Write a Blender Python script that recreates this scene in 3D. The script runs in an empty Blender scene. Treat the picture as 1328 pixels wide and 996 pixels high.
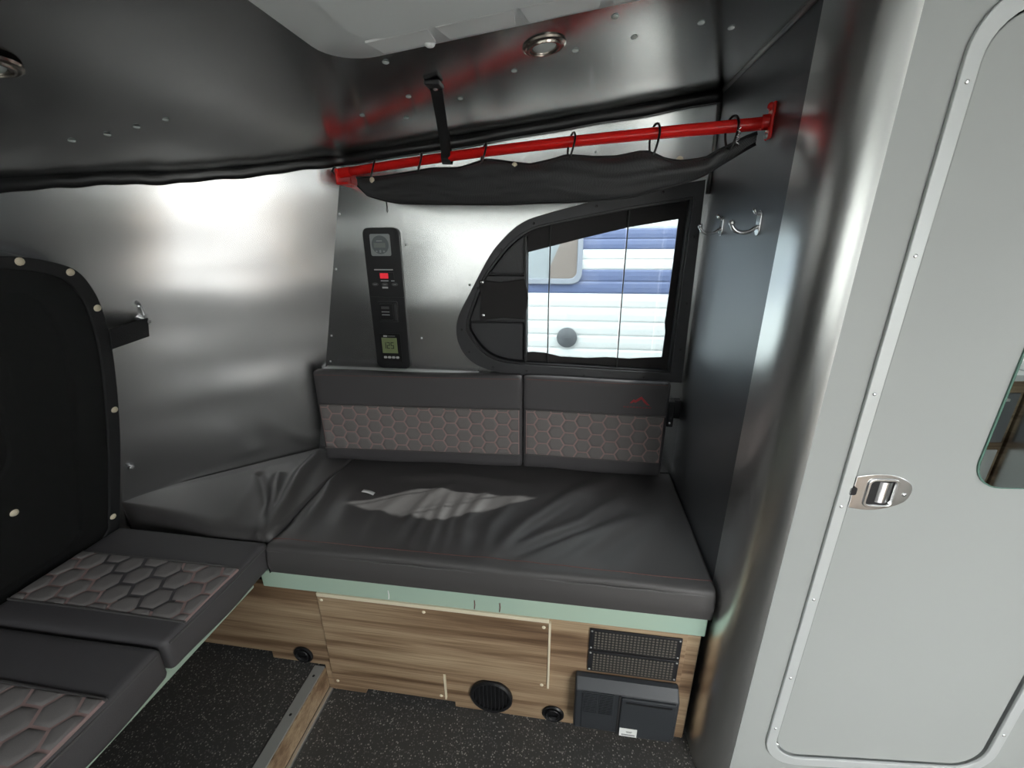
import bpy, bmesh, math, random
from mathutils import Vector, Matrix
random.seed(7)
S = bpy.context.scene
COL = S.collection

# ------------------------------------------------------------------ camera
cam_data = bpy.data.cameras.new('camera')
cam_data.sensor_width = 36.0
cam_data.lens = 545.0 / 1328.0 * 36.0
cam_data.clip_start = 0.02
cam = bpy.data.objects.new('camera', cam_data)
COL.objects.link(cam)
PITCH, YAW, ROLL = math.radians(19.15), math.radians(8.2), math.radians(-0.35)
fw = Vector((-math.sin(YAW) * math.cos(PITCH), math.cos(YAW) * math.cos(PITCH), -math.sin(PITCH)))
rt0 = Vector((math.cos(YAW), math.sin(YAW), 0)); up0 = rt0.cross(fw)
rt = math.cos(ROLL) * rt0 + math.sin(ROLL) * up0
up = -math.sin(ROLL) * rt0 + math.cos(ROLL) * up0
CM = Matrix((rt, up, -fw)).transposed().to_4x4()
CM.translation = Vector((0, 0, 1.4))
cam.matrix_world = CM
S.camera = cam

# ------------------------------------------------------------------ world, sun, exposure
world = bpy.data.worlds.new('sky'); S.world = world
world.use_nodes = True
wn = world.node_tree.nodes; wl = world.node_tree.links
bg = wn['Background']
bg.inputs['Color'].default_value = (0.95, 0.975, 0.975, 1)
bg.inputs['Strength'].default_value = 5.2
sun_d = bpy.data.lights.new('sun', 'SUN'); sun_d.energy = 7.5; sun_d.angle = 0.012
sun_d.color = (1.0, 0.95, 0.88)
sun = bpy.data.objects.new('sun', sun_d); COL.objects.link(sun)
sun.rotation_euler = Vector((-0.79, -0.45, -1.0)).to_track_quat('-Z', 'Y').to_euler()
sun.location = (3, 2, 6)
def portal(name, loc, nrm, sx, sy):
    d = bpy.data.lights.new(name, 'AREA'); d.shape = 'RECTANGLE'; d.size = sx; d.size_y = sy
    d.cycles.is_portal = True
    o = bpy.data.objects.new(name, d); COL.objects.link(o)
    o.location = loc; o.rotation_euler = Vector(nrm).to_track_quat('-Z', 'Z').to_euler()
portal('portal_entry', (1.08, -0.66, 0.88), (0, 1, 0), 0.84, 1.76)
portal('portal_opposite', (-0.51, -0.66, 1.35), (0, 1, 0), 1.42, 0.62)
portal('portal_front', (2.23, 0.05, 1.35), (-1, 0, 0), 0.90, 0.50)
portal('portal_side', (0.08, 1.50, 1.22), (0, -1, 0), 0.50, 0.46)
S.view_settings.view_transform = 'Standard'
S.view_settings.look = 'None'
S.view_settings.exposure = 1.25
S.view_settings.gamma = 1.0
S.view_settings.use_curve_mapping = False
S.cycles.use_denoising = True

# ------------------------------------------------------------------ materials
def mat(name, col, rough=0.5, metal=0.0, spec=0.5, **kw):
    m = bpy.data.materials.new(name); m.use_nodes = True
    b = m.node_tree.nodes['Principled BSDF']
    b.inputs['Base Color'].default_value = (*col, 1)
    b.inputs['Roughness'].default_value = rough
    b.inputs['Metallic'].default_value = metal
    b.inputs['Specular IOR Level'].default_value = spec
    for k, v in kw.items():
        b.inputs[k.replace('_', ' ')].default_value = v
    return m
def nd(m, t, **kw):
    n = m.node_tree.nodes.new(t)
    for k, v in kw.items(): setattr(n, k, v)
    return n
def lk(m, a, ao, b, bi): m.node_tree.links.new(a.outputs[ao], b.inputs[bi])
def bsdf(m): return m.node_tree.nodes['Principled BSDF']
def coords(m, scale=(1, 1, 1), rot=(0, 0, 0)):
    tc = nd(m, 'ShaderNodeTexCoord'); mp = nd(m, 'ShaderNodeMapping')
    mp.inputs['Scale'].default_value = scale; mp.inputs['Rotation'].default_value = rot
    lk(m, tc, 'Object', mp, 'Vector'); return mp
def add_bump(m, scale, strength, dist=0.01, mscale=(1, 1, 1), detail=3.0):
    mp = coords(m, mscale); n = nd(m, 'ShaderNodeTexNoise')
    n.inputs['Scale'].default_value = scale; n.inputs['Detail'].default_value = detail
    bp = nd(m, 'ShaderNodeBump'); bp.inputs['Strength'].default_value = strength; bp.inputs['Distance'].default_value = dist
    lk(m, mp, 'Vector', n, 'Vector'); lk(m, n, 'Fac', bp, 'Height'); lk(m, bp, 'Normal', bsdf(m), 'Normal')
    return bp
def noise_ramp(m, scale, stops, mscale=(1, 1, 1), detail=4.0, rot=(0, 0, 0), distortion=0.0):
    mp = coords(m, mscale, rot); n = nd(m, 'ShaderNodeTexNoise')
    n.inputs['Scale'].default_value = scale; n.inputs['Detail'].default_value = detail
    n.inputs['Distortion'].default_value = distortion
    r = nd(m, 'ShaderNodeValToRGB')
    while len(r.color_ramp.elements) < len(stops): r.color_ramp.elements.new(0.5)
    for e, (p, c) in zip(r.color_ramp.elements, stops): e.position = p; e.color = (*c, 1)
    lk(m, mp, 'Vector', n, 'Vector'); lk(m, n, 'Fac', r, 'Fac'); lk(m, r, 'Color', bsdf(m), 'Base Color')
    return n, r

M = {}
# brushed aluminium sheet: fine brushing in the roughness, slow waviness of the thin sheet in the normal
def alu(name, col, rough, wave, wscale):
    m = mat(name, col, rough, 1.0)
    mp = coords(m, (0.8, 0.8, 2.0)); n1 = nd(m, 'ShaderNodeTexNoise'); n1.inputs['Scale'].default_value = wscale; n1.inputs['Detail'].default_value = 1.0
    bp = nd(m, 'ShaderNodeBump'); bp.inputs['Strength'].default_value = wave; bp.inputs['Distance'].default_value = 0.05
    lk(m, mp, 'Vector', n1, 'Vector'); lk(m, n1, 'Fac', bp, 'Height')
    lk(m, bp, 'Normal', bsdf(m), 'Normal')
    return m
M['alu_wall'] = alu('brushed_aluminium', (0.87, 0.88, 0.88), 0.25, 0.30, 1.8)
M['alu_rear'] = alu('brushed_aluminium_rear', (0.74, 0.745, 0.75), 0.27, 0.55, 1.7)
M['alu_ceiling'] = alu('ceiling_aluminium', (0.52, 0.53, 0.525), 0.19, 0.10, 2.0)
M['alu_column'] = alu('column_aluminium', (0.90, 0.90, 0.89), 0.29, 0.02, 2.0)
M['partition'] = alu('partition_sheet', (0.27, 0.275, 0.29), 0.46, 0.03, 2.0)
M['alu_trim'] = mat('trim_aluminium', (0.88, 0.89, 0.89), 0.45, 1.0)
M['strip_grey'] = mat('grey_strip', (0.26, 0.26, 0.25), 0.5)
M['surround'] = mat('satin_surround', (0.60, 0.62, 0.62), 0.38, 0.25)
M['alu_dull'] = mat('dull_aluminium', (0.42, 0.42, 0.41), 0.45, 1.0)
M['paint'] = mat('grey_paint', (0.375, 0.39, 0.382), 0.42)
add_bump(M['paint'], 60, 0.02, 0.002)
M['chrome'] = mat('chrome', (0.92, 0.92, 0.93), 0.22, 1.0)
M['nickel'] = mat('brushed_nickel', (0.45, 0.40, 0.35), 0.25, 1.0)
M['mirror'] = mat('mirror_glass', (0.82, 0.86, 0.86), 0.01, 1.0)
M['green_edge'] = mat('glass_edge', (0.12, 0.22, 0.18), 0.2)
M['dark_gap'] = mat('dark_gap', (0.015, 0.014, 0.015), 0.8)
M['rubber'] = mat('black_rubber', (0.012, 0.012, 0.013), 0.32)
M['black'] = mat('black_plastic', (0.016, 0.016, 0.018), 0.38)
M['black_satin'] = mat('black_satin_plastic', (0.010, 0.010, 0.011), 0.30)
M['moulded'] = mat('moulded_grey_plastic', (0.040, 0.040, 0.044), 0.45)
add_bump(M['moulded'], 320, 0.25, 0.002)
M['moulded_dark'] = mat('moulded_dark_plastic', (0.030, 0.030, 0.033), 0.5)
add_bump(M['moulded_dark'], 320, 0.25, 0.002)
M['box_plastic'] = mat('slate_plastic', (0.030, 0.033, 0.038), 0.42)
add_bump(M['box_plastic'], 260, 0.12, 0.002)
M['fabric'] = mat('charcoal_fabric', (0.072, 0.067, 0.067), 0.50, 0, 0.5)
add_bump(M['fabric'], 420, 0.12, 0.002)
M['fabric_band'] = mat('slate_fabric', (0.072, 0.067, 0.071), 0.6, 0, 0.45)
add_bump(M['fabric_band'], 420, 0.12, 0.002)
M['pad'] = mat('quilt_fabric', (0.170, 0.156, 0.152), 0.75, 0, 0.3)
add_bump(M['pad'], 500, 0.2, 0.002)
M['groove'] = mat('quilt_stitching', (0.310, 0.215, 0.205), 0.7, 0, 0.3)
M['stitch'] = mat('red_stitching', (0.16, 0.075, 0.068), 0.7, 0, 0.3)
M['logo'] = mat('red_embroidery', (0.42, 0.030, 0.042), 0.6)
M['logo_dim'] = mat('dim_red_embroidery', (0.17, 0.04, 0.048), 0.6)
M['webbing'] = mat('black_webbing', (0.012, 0.012, 0.013), 0.7)
add_bump(M['webbing'], 300, 0.4, 0.002)
M['shade_cloth'] = mat('black_shade_cloth', (0.016, 0.014, 0.015), 0.75)
add_bump(M['shade_cloth'], 25, 0.2, 0.01)
M['red'] = mat('red_enamel', (0.75, 0.016, 0.014), 0.22)
M['white'] = mat('white_plastic', (0.86, 0.88, 0.87), 0.45)
M['white_panel'] = mat('white_panel_plastic', (0.92, 0.93, 0.92), 0.45)
M['tag'] = mat('white_tag', (0.8, 0.8, 0.78), 0.6)
M['lens'] = mat('frosted_lens', (0.55, 0.60, 0.58), 0.25)
M['mint'] = mat('mint_board', (0.40, 0.53, 0.43), 0.5)
noise_ramp(M['mint'], 2.5, [(0.3, (0.36, 0.50, 0.42)), (0.7, (0.44, 0.55, 0.44))], detail=2)
M['cream'] = mat('cream_edge', (0.72, 0.64, 0.48), 0.5)
# striped oak laminate, grain along x
def wood(name, rot):
    m = mat(name, (0.4, 0.28, 0.17), 0.5)
    mp = coords(m, (0.55, 9, 14), rot); n = nd(m, 'ShaderNodeTexNoise'); n.inputs['Scale'].default_value = 1.6; n.inputs['Detail'].default_value = 5; n.inputs['Distortion'].default_value = 0.35
    r = nd(m, 'ShaderNodeValToRGB')
    for _ in range(3): r.color_ramp.elements.new(0.5)
    for e, (p, c) in zip(r.color_ramp.elements, [(0.30, (0.125, 0.072, 0.040)), (0.42, (0.235, 0.150, 0.088)), (0.50, (0.36, 0.250, 0.155)), (0.62, (0.47, 0.350, 0.225)), (0.78, (0.33, 0.220, 0.130))]):
        e.position = p; e.color = (*c, 1)
    mp2 = coords(m, (3, 60, 160), rot); n2 = nd(m, 'ShaderNodeTexNoise'); n2.inputs['Scale'].default_value = 2.0; n2.inputs['Detail'].default_value = 4
    mx = nd(m, 'ShaderNodeMix', data_type='RGBA', blend_type='MULTIPLY'); mx.inputs[0].default_value = 0.75
    r2 = nd(m, 'ShaderNodeValToRGB'); r2.color_ramp.elements[0].position = 0.35; r2.color_ramp.elements[0].color = (0.62, 0.58, 0.54, 1); r2.color_ramp.elements[1].position = 0.6; r2.color_ramp.elements[1].color = (1, 1, 1, 1)
    lk(m, mp, 'Vector', n, 'Vector'); lk(m, n, 'Fac', r, 'Fac'); lk(m, mp2, 'Vector', n2, 'Vector'); lk(m, n2, 'Fac', r2, 'Fac')
    m.node_tree.links.new(r.outputs['Color'], mx.inputs[6]); m.node_tree.links.new(r2.outputs['Color'], mx.inputs[7])
    m.node_tree.links.new(mx.outputs[2], bsdf(m).inputs['Base Color'])
    return m
M['wood'] = wood('striped_oak_laminate', (0, 0, 0))
M['wood_y'] = wood('striped_oak_riser', (0, 0, math.pi / 2))
# speckled rubber flooring
m = mat('speckled_rubber_floor', (0.02, 0.02, 0.02), 0.62); M['floor'] = m
mp = coords(m); v = nd(m, 'ShaderNodeTexVoronoi'); v.inputs['Scale'].default_value = 215
wn_ = nd(m, 'ShaderNodeTexWhiteNoise', noise_dimensions='3D')
lk(m, mp, 'Vector', v, 'Vector'); lk(m, v, 'Position', wn_, 'Vector')
r = nd(m, 'ShaderNodeValToRGB'); r.color_ramp.interpolation = 'CONSTANT'
r.color_ramp.elements.new(0.5)
for e, (p, c) in zip(r.color_ramp.elements, [(0.0, (0.048, 0.047, 0.045)), (0.58, (0.105, 0.10, 0.095)), (0.86, (0.28, 0.27, 0.245))]): e.position = p; e.color = (*c, 1)
lt = nd(m, 'ShaderNodeMath', operation='LESS_THAN'); lt.inputs[1].default_value = 0.46
lk(m, v, 'Distance', lt, 0)
mx = nd(m, 'ShaderNodeMix', data_type='RGBA')
lk(m, lt, 'Value', mx, 0); mx.inputs[6].default_value = (0.046, 0.045, 0.043, 1)
lk(m, wn_, 'Value', r, 'Fac'); m.node_tree.links.new(r.outputs['Color'], mx.inputs[7]); m.node_tree.links.new(mx.outputs[2], bsdf(m).inputs['Base Color'])
bp = nd(m, 'ShaderNodeBump'); bp.inputs['Strength'].default_value = 0.3; bp.inputs['Distance'].default_value = 0.002
lk(m, v, 'Distance', bp, 'Height'); lk(m, bp, 'Normal', bsdf(m), 'Normal')
# perforated steel: staggered dark holes
m = mat('perforated_black_steel', (0.03, 0.03, 0.03), 0.4); M['perforated'] = m
mp = coords(m, (1, 1, 1)); sx = nd(m, 'ShaderNodeSeparateXYZ'); lk(m, mp, 'Vector', sx, 'Vector')
def mth(op, a, b=None):
    n = nd(m, 'ShaderNodeMath', operation=op)
    for i, q in enumerate((a, b)):
        if q is None: continue
        if isinstance(q, (int, float)): n.inputs[i].default_value = q
        else: m.node_tree.links.new(q, n.inputs[i])
    return n.outputs[0]
fx = mth('MULTIPLY', sx.outputs['X'], 2 * math.pi / 0.0190); fz = mth('MULTIPLY', sx.outputs['Z'], 2 * math.pi / 0.0190)
a_ = mth('MULTIPLY', mth('COSINE', fx), mth('COSINE', fz))
hole = mth('GREATER_THAN', mth('ABSOLUTE', a_), 0.52)
mx = nd(m, 'ShaderNodeMix', data_type='RGBA'); m.node_tree.links.new(hole, mx.inputs[0])
mx.inputs[6].default_value = (0.016, 0.016, 0.016, 1); mx.inputs[7].default_value = (0.15, 0.135, 0.115, 1)
m.node_tree.links.new(mx.outputs[2], bsdf(m).inputs['Base Color'])
# insect mesh, half see-through
def screen_cloth(name, col, alpha, sc):
    m = mat(name, col, 0.6)
    b = bsdf(m); b.inputs['Alpha'].default_value = alpha
    mp = coords(m, (1, 1, 1)); ch = nd(m, 'ShaderNodeTexChecker'); ch.inputs['Scale'].default_value = sc
    ch.inputs['Color1'].default_value = (*col, 1); ch.inputs['Color2'].default_value = (col[0] * 2.4, col[1] * 2.4, col[2] * 2.4, 1)
    lk(m, mp, 'Vector', ch, 'Vector'); lk(m, ch, 'Color', b, 'Base Color')
    return m
M['screen'] = screen_cloth('black_insect_mesh', (0.008, 0.008, 0.008), 0.62, 700)
M['net'] = screen_cloth('black_net_mesh', (0.026, 0.026, 0.027), 0.94, 420)
# tinted window glass
m = bpy.data.materials.new('tinted_glass'); m.use_nodes = True; M['glass'] = m
nt = m.node_tree; nt.nodes.remove(nt.nodes['Principled BSDF'])
tr = nd(m, 'ShaderNodeBsdfTransparent'); tr.inputs['Color'].default_value = (0.56, 0.585, 0.59, 1)
gl = nd(m, 'ShaderNodeBsdfGlossy'); gl.inputs['Roughness'].default_value = 0.02
fr = nd(m, 'ShaderNodeLayerWeight'); fr.inputs['Blend'].default_value = 0.5
pw = nd(m, 'ShaderNodeMath', operation='POWER'); pw.inputs[1].default_value = 4.0; lk(m, fr, 'Facing', pw, 0)
ma = nd(m, 'ShaderNodeMath', operation='MULTIPLY_ADD'); ma.inputs[1].default_value = 0.5; ma.inputs[2].default_value = 0.03; lk(m, pw, 'Value', ma, 0)
ms = nd(m, 'ShaderNodeMixShader'); lk(m, ma, 'Value', ms, 'Fac'); nt.links.new(tr.outputs[0], ms.inputs[1]); nt.links.new(gl.outputs[0], ms.inputs[2])
nt.links.new(ms.outputs[0], nt.nodes['Material Output'].inputs['Surface'])
m = M['glass'].copy(); m.name = 'deep_tinted_glass'; M['glass_deep'] = m
[n for n in m.node_tree.nodes if n.type == 'BSDF_TRANSPARENT'][0].inputs['Color'].default_value = (0.57, 0.58, 0.58, 1)
M['rv_white'] = mat('white_siding', (0.72, 0.76, 0.755), 0.45)
M['rv_blue'] = mat('blue_siding', (0.13, 0.17, 0.31), 0.45)
M['rv_glass'] = mat('grey_window_glass', (0.30, 0.34, 0.36), 0.15)
M['rv_frame'] = mat('grey_window_frame', (0.26, 0.29, 0.34), 0.4)
M['rv_dark'] = mat('brown_window_frame', (0.20, 0.17, 0.15), 0.4)
M['rv_cap'] = mat('grey_vent_cap', (0.12, 0.13, 0.14), 0.5)
M['ground'] = mat('grey_asphalt', (0.12, 0.12, 0.12), 0.9)
add_bump(M['ground'], 30, 0.4, 0.02)
M['counter'] = mat('grey_counter', (0.22, 0.23, 0.25), 0.35)
M['cabinet'] = mat('dark_grey_cabinet', (0.10, 0.10, 0.11), 0.5)
M['led'] = mat('red_display', (0.45, 0.02, 0.03), 0.3, 0, 0.5); bsdf(M['led']).inputs['Emission Color'].default_value = (0.8, 0.03, 0.05, 1); bsdf(M['led']).inputs['Emission Strength'].default_value = 0.25
M['lcd'] = mat('green_lcd', (0.20, 0.24, 0.12), 0.35)
M['lcd_ink'] = mat('lcd_ink', (0.02, 0.03, 0.015), 0.5)
M['print'] = mat('white_print', (0.55, 0.55, 0.55), 0.5)
M['print_dim'] = mat('grey_print', (0.16, 0.16, 0.16), 0.5)
M['gauge'] = mat('gauge_grey', (0.33, 0.35, 0.36), 0.4)
M['gauge_dark'] = mat('gauge_face', (0.15, 0.17, 0.18), 0.35)
M['gauge_lcd'] = mat('gauge_window', (0.22, 0.25, 0.23), 0.35)

# ------------------------------------------------------------------ mesh helpers
WL = {}                                     # world location of every parent
class MB:
    def __init__(s): s.v = []; s.f = []
    def add(s, vs, fs):
        k = len(s.v); s.v += [Vector(p) for p in vs]; s.f += [tuple(i + k for i in f) for f in fs]; return s
    def box(s, lo, hi):
        (a, b, c), (d, e, f) = lo, hi
        return s.add([(a, b, c), (d, b, c), (d, e, c), (a, e, c), (a, b, f), (d, b, f), (d, e, f), (a, e, f)],
                     [(0, 3, 2, 1), (4, 5, 6, 7), (0, 1, 5, 4), (1, 2, 6, 5), (2, 3, 7, 6), (3, 0, 4, 7)])
    def prism(s, poly, c0, c1, fr):
        n = len(poly); vs = [fr(a, b, c0) for a, b in poly] + [fr(a, b, c1) for a, b in poly]
        return s.add(vs, [tuple(range(n - 1, -1, -1)), tuple(range(n, 2 * n))] + [(i, (i + 1) % n, n + (i + 1) % n, n + i) for i in range(n)])
    def ring(s, outer, inner, c0, c1, fr):
        n = len(outer); vs = []
        for p, c in ((outer, c0), (outer, c1), (inner, c1), (inner, c0)): vs += [fr(a, b, c) for a, b in p]
        fs = []
        for k in range(4):
            for i in range(n):
                j = (i + 1) % n; k2 = (k + 1) % 4
                fs.append((k * n + i, k * n + j, k2 * n + j, k2 * n + i))
        return s.add(vs, fs)
    def tube(s, pts, r, n=8, closed=False, flat=None):
        pts = [Vector(p) for p in pts]; m_ = len(pts); vs = []
        up_ = Vector((0, 0, 1)); prev = None
        for i, p in enumerate(pts):
            if closed: t = pts[(i + 1) % m_] - pts[i - 1]
            else: t = pts[min(i + 1, m_ - 1)] - pts[max(i - 1, 0)]
            t.normalize()
            if prev is None:
                a = t.cross(up_) if abs(t.z) < 0.95 else t.cross(Vector((0, 1, 0)))
            else: a = prev - t * prev.dot(t)
            a.normalize(); prev = a; b = t.cross(a)
            for k in range(n):
                w = 2 * math.pi * k / n
                ra, rb = (r, r) if flat is None else flat
                vs.append(p + a * math.cos(w) * ra + b * math.sin(w) * rb)
        fs = []
        for i in range(m_ if closed else m_ - 1):
            for k in range(n):
                j = (i + 1) % m_
                fs.append((i * n + k, i * n + (k + 1) % n, j * n + (k + 1) % n, j * n + k))
        if not closed: fs += [tuple(range(n - 1, -1, -1)), tuple(range((m_ - 1) * n, m_ * n))]
        return s.add(vs, fs)
    def cyl(s, p0, p1, r, n=20, r1=None):
        p0, p1 = Vector(p0), Vector(p1); t = (p1 - p0).normalized()
        a = t.cross(Vector((0, 0, 1))) if abs(t.z) < 0.9 else t.cross(Vector((0, 1, 0)))
        a.normalize(); b = t.cross(a); r1 = r if r1 is None else r1
        vs = [p0 + (a * math.cos(2 * math.pi * k / n) + b * math.sin(2 * math.pi * k / n)) * r for k in range(n)]
        vs += [p1 + (a * math.cos(2 * math.pi * k / n) + b * math.sin(2 * math.pi * k / n)) * r1 for k in range(n)]
        return s.add(vs, [tuple(range(n - 1, -1, -1)), tuple(range(n, 2 * n))] + [(i, (i + 1) % n, n + (i + 1) % n, n + i) for i in range(n)])
    def lathe(s, prof, o, ax, n=24):
        """prof: (radius, height) list; closed with caps when the radius is 0"""
        o, t = Vector(o), Vector(ax).normalized()
        a = t.cross(Vector((0, 0, 1))) if abs(t.z) < 0.9 else t.cross(Vector((0, 1, 0)))
        a.normalize(); b = t.cross(a); vs = []
        for r_, h in prof:
            for k in range(n):
                w = 2 * math.pi * k / n; vs.append(o + t * h + (a * math.cos(w) + b * math.sin(w)) * r_)
        fs = [(i * n + k, i * n + (k + 1) % n, (i + 1) * n + (k + 1) % n, (i + 1) * n + k) for i in range(len(prof) - 1) for k in range(n)]
        return s.add(vs, fs)
    def grid(s, nu, nv, fn, flip=False):
        vs = [fn(i / nu, j / nv) for i in range(nu + 1) for j in range(nv + 1)]; w = nv + 1
        fs = [(i * w + j, (i + 1) * w + j, (i + 1) * w + j + 1, i * w + j + 1) for i in range(nu) for j in range(nv)]
        if flip: fs = [f[::-1] for f in fs]
        return s.add(vs, fs)
    def build(s, name, material, parent=None, smooth=False, bevel=0, seg=2, kind=None):
        base = WL[parent.name] if parent else Vector((0, 0, 0))
        me = bpy.data.meshes.new(name)
        me.from_pydata([p - base for p in s.v], [], s.f)
        bm = bmesh.new(); bm.from_mesh(me)
        bmesh.ops.remove_doubles(bm, verts=bm.verts, dist=1e-6)
        bmesh.ops.recalc_face_normals(bm, faces=bm.faces); bm.to_mesh(me); bm.free()
        me.materials.append(M[material])
        if smooth:
            for p in me.polygons: p.use_smooth = True
            if smooth != 'full':
                try: me.set_sharp_from_angle(angle=math.radians(40))
                except Exception: pass
        o = bpy.data.objects.new(name, me); COL.objects.link(o)
        if parent: o.parent = parent
        WL[o.name] = base
        if bevel:
            b = o.modifiers.new('bevel', 'BEVEL'); b.width = bevel; b.segments = seg; b.limit_method = 'ANGLE'; b.angle_limit = math.radians(40)
        if kind: o['kind'] = kind
        return o
def thing(name, label, cat, loc, group=None):
    o = bpy.data.objects.new(name, None); COL.objects.link(o); o.empty_display_size = 0.05
    o.location = loc; WL[o.name] = Vector(loc); return tag(o, label, cat, group)
def tag(o, label, cat, group=None):
    o['label'] = label; o['category'] = cat
    if group: o['group'] = group
    return o
def struct(o, label, cat):
    o['kind'] = 'structure'; return tag(o, label, cat)
def frame(o, u, v):
    o, u, v = Vector(o), Vector(u).normalized(), Vector(v).normalized(); n = u.cross(v)
    f = lambda a, b, c=0.0: o + u * a + v * b + n * c
    f.m = Matrix(((u.x, v.x, n.x, o.x), (u.y, v.y, n.y, o.y), (u.z, v.z, n.z, o.z), (0, 0, 0, 1)))
    f.n = n; return f
def side(y): return frame((0, y, 0), (1, 0, 0), (0, 0, 1))     # +c towards the aisle
def rrect(x0, z0, x1, z1, r, n=6):
    out = []
    for cx, cz, a0 in ((x1 - r, z1 - r, 0), (x0 + r, z1 - r, 90), (x0 + r, z0 + r, 180), (x1 - r, z0 + r, 270)):
        for k in range(n + 1):
            a = math.radians(a0 + 90 * k / n); out.append((cx + r * math.cos(a), cz + r * math.sin(a)))
    return out
def circle(cx, cz, r, n=24): return [(cx + r * math.cos(2 * math.pi * k / n), cz + r * math.sin(2 * math.pi * k / n)) for k in range(n)]
def catmull(pts, n=6, closed=False):
    P = [Vector(p) for p in pts]; L = len(P); out = []
    for i in range(L if closed else L - 1):
        p0, p1, p2, p3 = (P[(i - 1) % L], P[i], P[(i + 1) % L], P[(i + 2) % L]) if closed else (P[max(i - 1, 0)], P[i], P[i + 1], P[min(i + 2, L - 1)])
        for k in range(n):
            t = k / n
            out.append(0.5 * ((2 * p1) + (p2 - p0) * t + (2 * p0 - 5 * p1 + 4 * p2 - p3) * t * t + (3 * p1 - p0 - 3 * p2 + p3) * t ** 3))
    if not closed: out.append(P[-1])
    return out
def ray_hit(poly, c, a):
    d = (math.cos(a), math.sin(a)); best = None
    for i in range(len(poly)):
        (x0, y0), (x1, y1) = poly[i], poly[(i + 1) % len(poly)]
        ex, ey = x1 - x0, y1 - y0; den = d[0] * ey - d[1] * ex
        if abs(den) < 1e-12: continue
        t = ((x0 - c[0]) * ey - (y0 - c[1]) * ex) / den; u = ((x0 - c[0]) * d[1] - (y0 - c[1]) * d[0]) / den
        if t > 0 and -1e-6 <= u <= 1 + 1e-6 and (best is None or t > best): best = t
    return (c[0] + d[0] * best, c[1] + d[1] * best)
def matched(outer, inner, c):
    angs = sorted({round(math.atan2(y - c[1], x - c[0]), 5) for x, y in list(outer) + list(inner)})
    return [ray_hit(outer, c, a) for a in angs], [ray_hit(inner, c, a) for a in angs]
def interp(tab, x):
    if x <= tab[0][0]: return tab[0][1]
    for (a, p), (b, q) in zip(tab, tab[1:]):
        if x <= b: return p + (q - p) * (x - a) / (b - a)
    return tab[-1][1]
def dome(mb, o, n, r, h, seg=10):
    return mb.lathe([(r, 0), (r * 0.85, h * 0.55), (r * 0.5, h * 0.9), (0.0001, h)], o, n, seg)
def soft_box(mb, lo, hi, r, mtx=None, n=(16, 6, 10), puff=(0, 0, 0), wr=None):
    """rounded, slightly puffed box as one closed grid surface"""
    lo, hi = Vector(lo), Vector(hi); c = (lo + hi) / 2; h = (hi - lo) / 2; idx = {}; vs = []; fs = []
    def vert(i, j, k):
        if (i, j, k) in idx: return idx[(i, j, k)]
        def ax(t, N, hh):
            # denser near the edges
            u = 2 * t / N - 1; return math.copysign(1 - (1 - abs(u)) ** 1.3, u) * hh
        p = Vector((ax(i, n[0], h.x), ax(j, n[1], h.y), ax(k, n[2], h.z)))
        q = Vector([max(-h[a] + r, min(h[a] - r, p[a])) for a in range(3)])
        d = p - q
        if d.length > 1e-9: p = q + d.normalized() * min(r, max(abs(d.x), abs(d.y), abs(d.z)))
        u = [p[a] / h[a] for a in range(3)]
        for a in range(3):
            b_, c_ = (a + 1) % 3, (a + 2) % 3
            p[a] += puff[a] * u[a] * max(0, 1 - u[b_] ** 2) ** .5 * max(0, 1 - u[c_] ** 2) ** .5
        if wr: p += wr(p + c)
        p = p + c
        if mtx: p = mtx @ p
        idx[(i, j, k)] = len(vs); vs.append(p); return idx[(i, j, k)]
    N = n
    for a in range(3):
        b_, c_ = (a + 1) % 3, (a + 2) % 3
        for e in (0, N[a]):
            for i in range(N[b_]):
                for j in range(N[c_]):
                    q = []
                    for di, dj in ((0, 0), (1, 0), (1, 1), (0, 1)):
                        t = [0, 0, 0]; t[a] = e; t[b_] = i + di; t[c_] = j + dj; q.append(vert(*t))
                    fs.append(tuple(q))
    return mb.add(vs, fs)

# ------------------------------------------------------------------ shell: floor, walls, ceiling
YW, XP, YF, YO = 1.43, 0.387, 0.885, -0.62
mb = MB().box((-0.745, YO - .1, -0.05), (2.3, YW + .06, 0.0))
struct(mb.build('floor', 'floor'), 'dark speckled rubber floor of the lower aisle', 'floor')
mb = MB().box((-1.9, YO - .1, -0.05), (-0.746, YW + .06, 0.098))
struct(mb.build('floor_rear', 'floor'), 'dark speckled rubber floor of the raised rear section', 'floor')

# ceiling: profile along x, falling towards the rear hatch
CE = [(-1.40, 1.525), (-1.24, 1.548), (-1.17, 1.556), (-1.113, 1.565), (-1.051, 1.577), (-0.984, 1.592), (-0.918, 1.607), (-0.831, 1.632), (-0.756, 1.650), (-0.60, 1.667), (-0.118, 1.7195), (0.104, 1.746), (0.396, 1.781), (1.0, 1.84), (2.35, 1.86)]
ZT = [(0.30, 1.470), (0.60, 1.493), (0.843, 1.524), (0.915, 1.535), (0.998, 1.548)]
def zceil(x, y):
    b = interp(CE, x)
    if y < 0.998:
        w = max(0.0, min(1.0, (-0.70 - x) / 0.54)); w = w * w
        b += w * (interp(ZT, y) - 1.548)
    return b
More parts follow.
